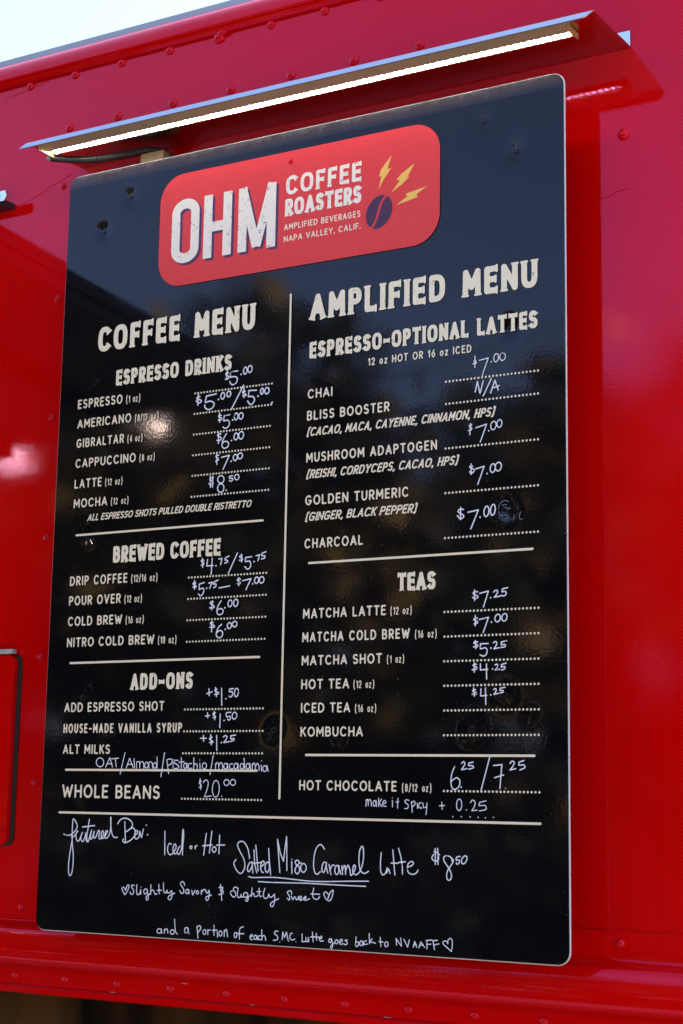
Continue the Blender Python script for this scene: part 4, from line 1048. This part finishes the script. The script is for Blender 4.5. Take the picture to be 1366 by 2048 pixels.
('handwritten_note', 'Slightly Savory', 0.00189, 'c1776 620 1728 682 1713 723 1738 739 1776 705 1789 690 1799 735 1829 775 1848 757 1828 692 1776 620;c1951 767 1910 774 1895 746 1938 697 1933 646 1889 634 1872 668;c1999 782 1995 699 2009 639 2041 637 2071 677;l2075 712 2078 639;e2081 749;c2147 655 2135 674 2135 698 2148 718 2168 726 2187 720 2199 700 2199 676 2187 656 2167 648 2147 655;c2198 717 2218 632 2223 580 2202 558 2181 590 2202 625 2261 657;l2266 792 2265 647;c2265 685 2303 715 2332 688 2349 653 2388 662;l2414 804 2428 664;l2386 712 2469 718;c2500 830 2505 758 2517 695 2554 682 2573 723 2580 688 2617 687 2658 720;c2658 720 2670 652 2645 588 2605 590 2603 630 2657 661 2719 685;c2898 808 2876 854 2837 856 2820 820 2872 760 2882 704 2844 686 2808 726;c2926 694 2916 709 2916 727 2927 743 2944 749 2962 744 2972 730 2972 711 2961 696 2944 689 2926 694;l2972 749 2984 687;l3029 741 3050 670 3093 744;c3122 694 3114 705 3114 720 3122 732 3135 737 3148 733 3155 722 3155 707 3147 695 3134 690 3122 694;l3206 751 3208 687;c3209 718 3252 760 3283 752 3294 721 3325 714 3352 745;c3336 754 3354 687 3326 608 3292 620 3304 658 3392 685'),
('handwritten_note', 'curly dollar sign between the two phrases', 0.00183, 'c3525 799 3582 811 3594 789 3552 763 3598 752 3593 713 3521 698;l3549 849 3582 614'),
('handwritten_note', 'Slightly Sweet', 0.00182, 'c3851 810 3812 821 3782 782 3822 739 3824 690 3785 673 3737 716 3736 748 3767 760;c3867 805 3855 727 3871 675 3910 679 3924 720;c3924 720 3929 680 3965 684;c3980 685 3967 701 3967 722 3981 740 4003 748 4025 742 4038 725 4038 704 4024 686 4002 679 3980 685;c4036 741 4050 670 4036 623 4005 638 4047 682 4096 715;l4116 821 4104 693;c4108 719 4144 743 4158 702 4204 702 4231 737;c4239 820 4241 756 4253 704 4289 708;l4199 767 4267 775;c4339 824 4314 740 4335 682 4386 689 4410 744 4427 701 4465 705 4506 745;c4506 749 4515 661 4484 571 4444 576 4460 624 4584 685;c4805 755 4796 796 4761 803 4729 777 4768 722 4766 674 4726 695;c4801 730 4826 681 4858 723 4892 680 4925 732;c4923 691 4971 709 4966 737 4936 717 4952 677 4997 691 5045 713 5040 737 5014 711 5039 680 5112 708;c5176 858 5159 764 5183 714 5243 705 5282 744;l5126 775 5281 777;c5419 721 5433 763 5403 799 5369 813 5347 784 5381 720 5437 691 5478 728 5503 836 5461 817 5415 725'),
('handwritten_note', 'and a portion of each S.M.C. Latte', 0.00177, 'c2426 83 2411 99 2411 119 2426 136 2451 144 2475 139 2490 123 2490 103 2475 86 2450 78 2426 83;l2489 144 2505 79;l2550 82 2548 144;c2549 123 2587 151 2607 130 2614 88;c2674 81 2660 96 2661 117 2674 134 2696 141 2718 136 2731 120 2731 100 2717 83 2695 76 2674 81;c2731 300 2742 189 2754 120 2790 84;c2932 113 2921 133 2921 159 2933 180 2952 189 2971 182 2982 162 2982 137 2970 115 2951 106 2932 113;l2980 190 3005 99;l3146 218 3170 43;c3143 201 3193 229 3218 193 3167 125;c3269 111 3259 128 3260 149 3270 166 3286 174 3303 168 3312 152 3312 130 3302 113 3285 106 3269 111;l3344 177 3347 104;c3345 148 3365 173 3391 176;l3454 251 3459 100;l3425 171 3513 182;l3516 160 3523 76;c3556 103 3545 122 3546 145 3557 164 3574 172 3591 166 3602 148 3601 124 3590 105 3573 97 3556 103;l3642 96 3639 180;c3640 150 3670 199 3690 170 3701 92;c3828 95 3820 113 3820 136 3829 155 3844 163 3859 156 3867 138 3867 115 3858 96 3843 88 3828 95;c3980 252 3929 236 3910 181 3914 70;l3876 152 3990 152;c4098 111 4141 130 4130 151 4100 121 4112 78 4153 77;c4176 87 4167 102 4168 120 4177 136 4191 142 4206 137 4214 123 4214 104 4205 89 4190 82 4176 87;l4214 144 4229 79;c4280 141 4247 132 4243 92 4286 84;l4300 227 4308 80;c4307 122 4339 147 4364 128 4375 79;c4584 220 4538 218 4525 180 4576 150 4577 105 4507 86;e4615 69;l4658 105 4665 213 4697 140 4729 216 4758 102;e4767 91;c4830 205 4798 195 4787 142 4824 110 4872 126;e4894 88;l4996 206 4999 94 5048 100;c5063 160 5060 107 5092 106 5103 154;l5102 159 5112 100;l5168 240 5183 104;l5136 169 5204 176;l5233 227 5241 127;l5205 171 5287 175;c5284 146 5326 166 5320 190 5287 159 5304 122 5355 127'),
('handwritten_note', 'goes back to NVAAFF', 0.00167, 'c5452 113 5445 126 5445 144 5454 158 5466 164 5479 159 5486 146 5486 129 5477 114 5465 108 5452 113;c5490 164 5509 78 5495 29 5475 55 5538 112;c5557 103 5548 116 5549 133 5558 147 5573 153 5588 149 5597 136 5596 119 5587 104 5572 98 5557 103;c5619 117 5667 141 5655 166 5619 135 5635 97 5685 106;c5749 162 5713 153 5752 126 5739 99 5699 97;c5892 213 5889 88 5927 91 5941 132 5899 144;c5960 100 5952 116 5952 136 5962 153 5977 160 5991 154 5999 139 5999 119 5989 102 5975 95 5960 100;l6000 159 6012 99;c6064 171 6028 154 6025 116 6080 124;l6104 268 6112 127;l6153 200 6116 159 6210 142;l6281 226 6297 102;l6263 166 6330 165;c6364 109 6354 125 6355 146 6366 164 6383 171 6399 165 6408 149 6408 128 6397 111 6380 104 6364 109;l6547 132 6535 224 6622 125 6609 236;l6658 223 6720 117 6746 220;l6806 120 6829 201 6863 123;l6813 154 6857 163;l6894 117 6926 201 6986 130;l6907 151 6963 161;l7022 109 7018 219;l7003 221 7094 236;l7016 170 7083 179;l7137 108 7116 221;l7105 226 7185 236;l7125 168 7207 190;c7398 99 7338 143 7271 194 7284 231 7329 227 7343 198 7343 237 7374 270 7406 256 7412 186 7398 99'),
('scratch_mark', 'pale scuff marks', 0.00115, 'l8212 6073 8273 6097;l8349 6124 8334 6055;c8447 6160 8427 6105 8433 6057 8475 6056;c8108 6222 8112 6269 8151 6319 8212 6338 8268 6315;c8110 6194 8131 6140 8192 6121 8243 6123;c8161 6266 8192 6282 8232 6275;l8202 6234 8263 6220;l8243 6208 8293 6223')]
for kind, lab, wd, rows in HAND:
    st = []
    for q in rows.split(';'):
        n = list(map(int, q[1:].split()))
        p = [(n[i] / 1e4, n[i + 1] / 1e4) for i in range(0, len(n), 2)]
        if q[0] == 'c':
            p = [tuple(u_) for u_ in catmull(p, 5)]
        st.append((q[0], p))
    allp = [u_ for _, p in st for u_ in p]
    xs, zs = [u_[0] for u_ in allp], [u_[1] for u_ in allp]
    ink = Ink(min(xs) - .008, min(zs) - .008, max(xs) + .008, max(zs) + .008, .0007)
    for f_, p in st:
        ink.line(p, wd * (.58 if f_ == 'd' else .41))
    mt = M_SCUFF if kind == 'scratch_mark' else M_PEN
    obj({'price': 'handwritten_price'}.get(kind, kind), ink.mesh(zoff(1)), mt, board, None if kind == 'scratch_mark' else 'pale handwriting ' + lab)

# ------------------------------------------------------------------ what the gloss reflects: a wood across the lot and a string of bulbs
def leaf_mat():
    m, N, Lk, B = material('leaves')
    gi_ = N.new('ShaderNodeNewGeometry')
    cr = N.new('ShaderNodeValToRGB'); Lk.new(gi_.outputs['Random Per Island'], cr.inputs[0])
    cr.color_ramp.elements[0].color = (.006, .009, .003, 1)
    e2 = cr.color_ramp.elements.new(.75); e2.color = (.05, .048, .012, 1)
    cr.color_ramp.elements[-1].color = (.42, .28, .06, 1)  # brightest leaves carry sunlit patches in their colour
    Lk.new(cr.outputs[0], B.inputs['Base Color']); B.inputs['Roughness'].default_value = .6
    return m
M_LEAF = leaf_mat()
rs = np.random.RandomState(11)
crowns = []
for k in range(30):
    x = -17 + k * .72 + rs.uniform(-.4, .4)
    crowns.append((x, -8.6 + rs.uniform(-2.2, 1.2), rs.uniform(2.5, 4.2), rs.uniform(1.0, 1.7), rs.uniform(.8, 1.5)))
for k in range(26):
    crowns.append((-17 + k * .85 + rs.uniform(-.3, .3), -9.5 + rs.uniform(-1.2, .8), rs.uniform(.7, 1.5), 1.1, 1.0))
low = [(-18 + k * .8 + rs.uniform(-.3, .3), -8.0 + rs.uniform(-.5, .3), rs.uniform(.3, .75), .95, .75) for k in range(30)]  # low crowns added to cover the sunlit ground in the mirror image
def leaves(cs, count):
    v, f = [], []
    for cx, cy, cz, rx, rz in cs:
        for _ in range(count):
            d = rs.normal(size=3); d /= np.linalg.norm(d)
            rr = rs.uniform(.25, 1) ** .45
            clump = 1 + .25 * math.sin(7 * d[0] + cx * 3) * math.sin(6 * d[2] + cy)
            p = np.array([cx, cy, cz]) + d * rr * clump * np.array([rx, rx, rz])
            if p[2] < .02: continue
            a = rs.normal(size=3); a /= np.linalg.norm(a)
            b = np.cross(a, rs.normal(size=3)); b /= np.linalg.norm(b)
            s1, s2 = rs.uniform(.12, .24), rs.uniform(.08, .14)
            n = len(v)
            v += [p - a * s1, p + b * s2, p + a * s1, p - b * s2]
            f.append((n, n + 1, n + 2, n + 3))
    return from_data(v, f)
wood = obj('woodland', leaves(crowns, 700), M_LEAF)
wood['kind'] = 'stuff'
wood['label'] = 'dark leafy wood across the lot, mirrored in the glossy board'
wood['category'] = 'woodland'
M_SHRUB = plain('shaded_shrub', (.010, .011, .005), .7, var=.5, vscale=2)  # near-black leaf colour holds the shade at the foot of the wood
shr = obj('undergrowth', leaves(low, 800), M_SHRUB)
shr['kind'] = 'stuff'
shr['label'] = 'low undergrowth at the foot of the wood, coloured dark for shade'
shr['category'] = 'undergrowth'

M_BULB = plain('lit_bulb', (.9, .85, .7), .3, emit=(1, .84, .62), es=20)
bul = bpy.data.meshes.new('bulb')
bm = bmesh.new(); bmesh.ops.create_uvsphere(bm, u_segments=20, v_segments=12, radius=.05); bm.to_mesh(bul); bm.free()
bul.materials.append(M_BULB)
bul.transform(Matrix.Scale(.7, 4))
M_AMBER = plain('dim_amber_bulb', (.9, .6, .3), .3, emit=(1, .42, .12), es=3.0)
bul3 = bul.copy(); bul3.transform(Matrix.Scale(.85, 4)); bul3.materials.clear(); bul3.materials.append(plain('bright_bulb', (.9, .85, .7), .3, emit=(1, .9, .72), es=60))
bul2 = bul.copy(); bul2.materials.clear(); bul2.materials.append(M_AMBER)
BULBS = [[-4.685, -5.0, 2.156], [-3.496, -5.0, 2.19], [-0.918, -5.0, 2.455]]
bx0, by0, bz0 = BULBS[0][:3]
string = thing('string_lights', 'sagging string of lit warm bulbs mirrored in the glossy red wall and board', 'string lights', (OX + BULBS[0][0], OY + BULBS[0][1], 0))
for i, (x, y, z) in enumerate(BULBS):
    o_ = bpy.data.objects.new('bulb', (bul3, bul, bul2)[i]); link(o_, string)
    o_.location = (x - BULBS[0][0], y - BULBS[0][1], z + OZ)
pth = []
ex = [(BULBS[0][0] - 3, BULBS[0][1], BULBS[0][2] + .1)] + [tuple(b) for b in BULBS] + [(BULBS[-1][0] + 3, BULBS[-1][1], BULBS[-1][2] + .5)]
for a, b in zip(ex[:-1], ex[1:]):
    for k in range(8):
        t = k / 8
        pth.append((a[0] + (b[0] - a[0]) * t - BULBS[0][0], a[1] + (b[1] - a[1]) * t - BULBS[0][1], a[2] + (b[2] - a[2]) * t + OZ + .085 - .12 * math.sin(math.pi * t) * 1))
obj('wire', tube(pth, .006, 6), M_BLACKP, string)
for p in (pth[0], pth[-1]):
    bm = bmesh.new()
    bmesh.ops.create_cone(bm, cap_ends=True, segments=12, radius1=.05, radius2=.04, depth=p[2] + .1, matrix=Matrix.Translation((p[0], p[1], (p[2] + .1) / 2)))
    obj('pole', from_bm(bm), M_BLACKP, string)
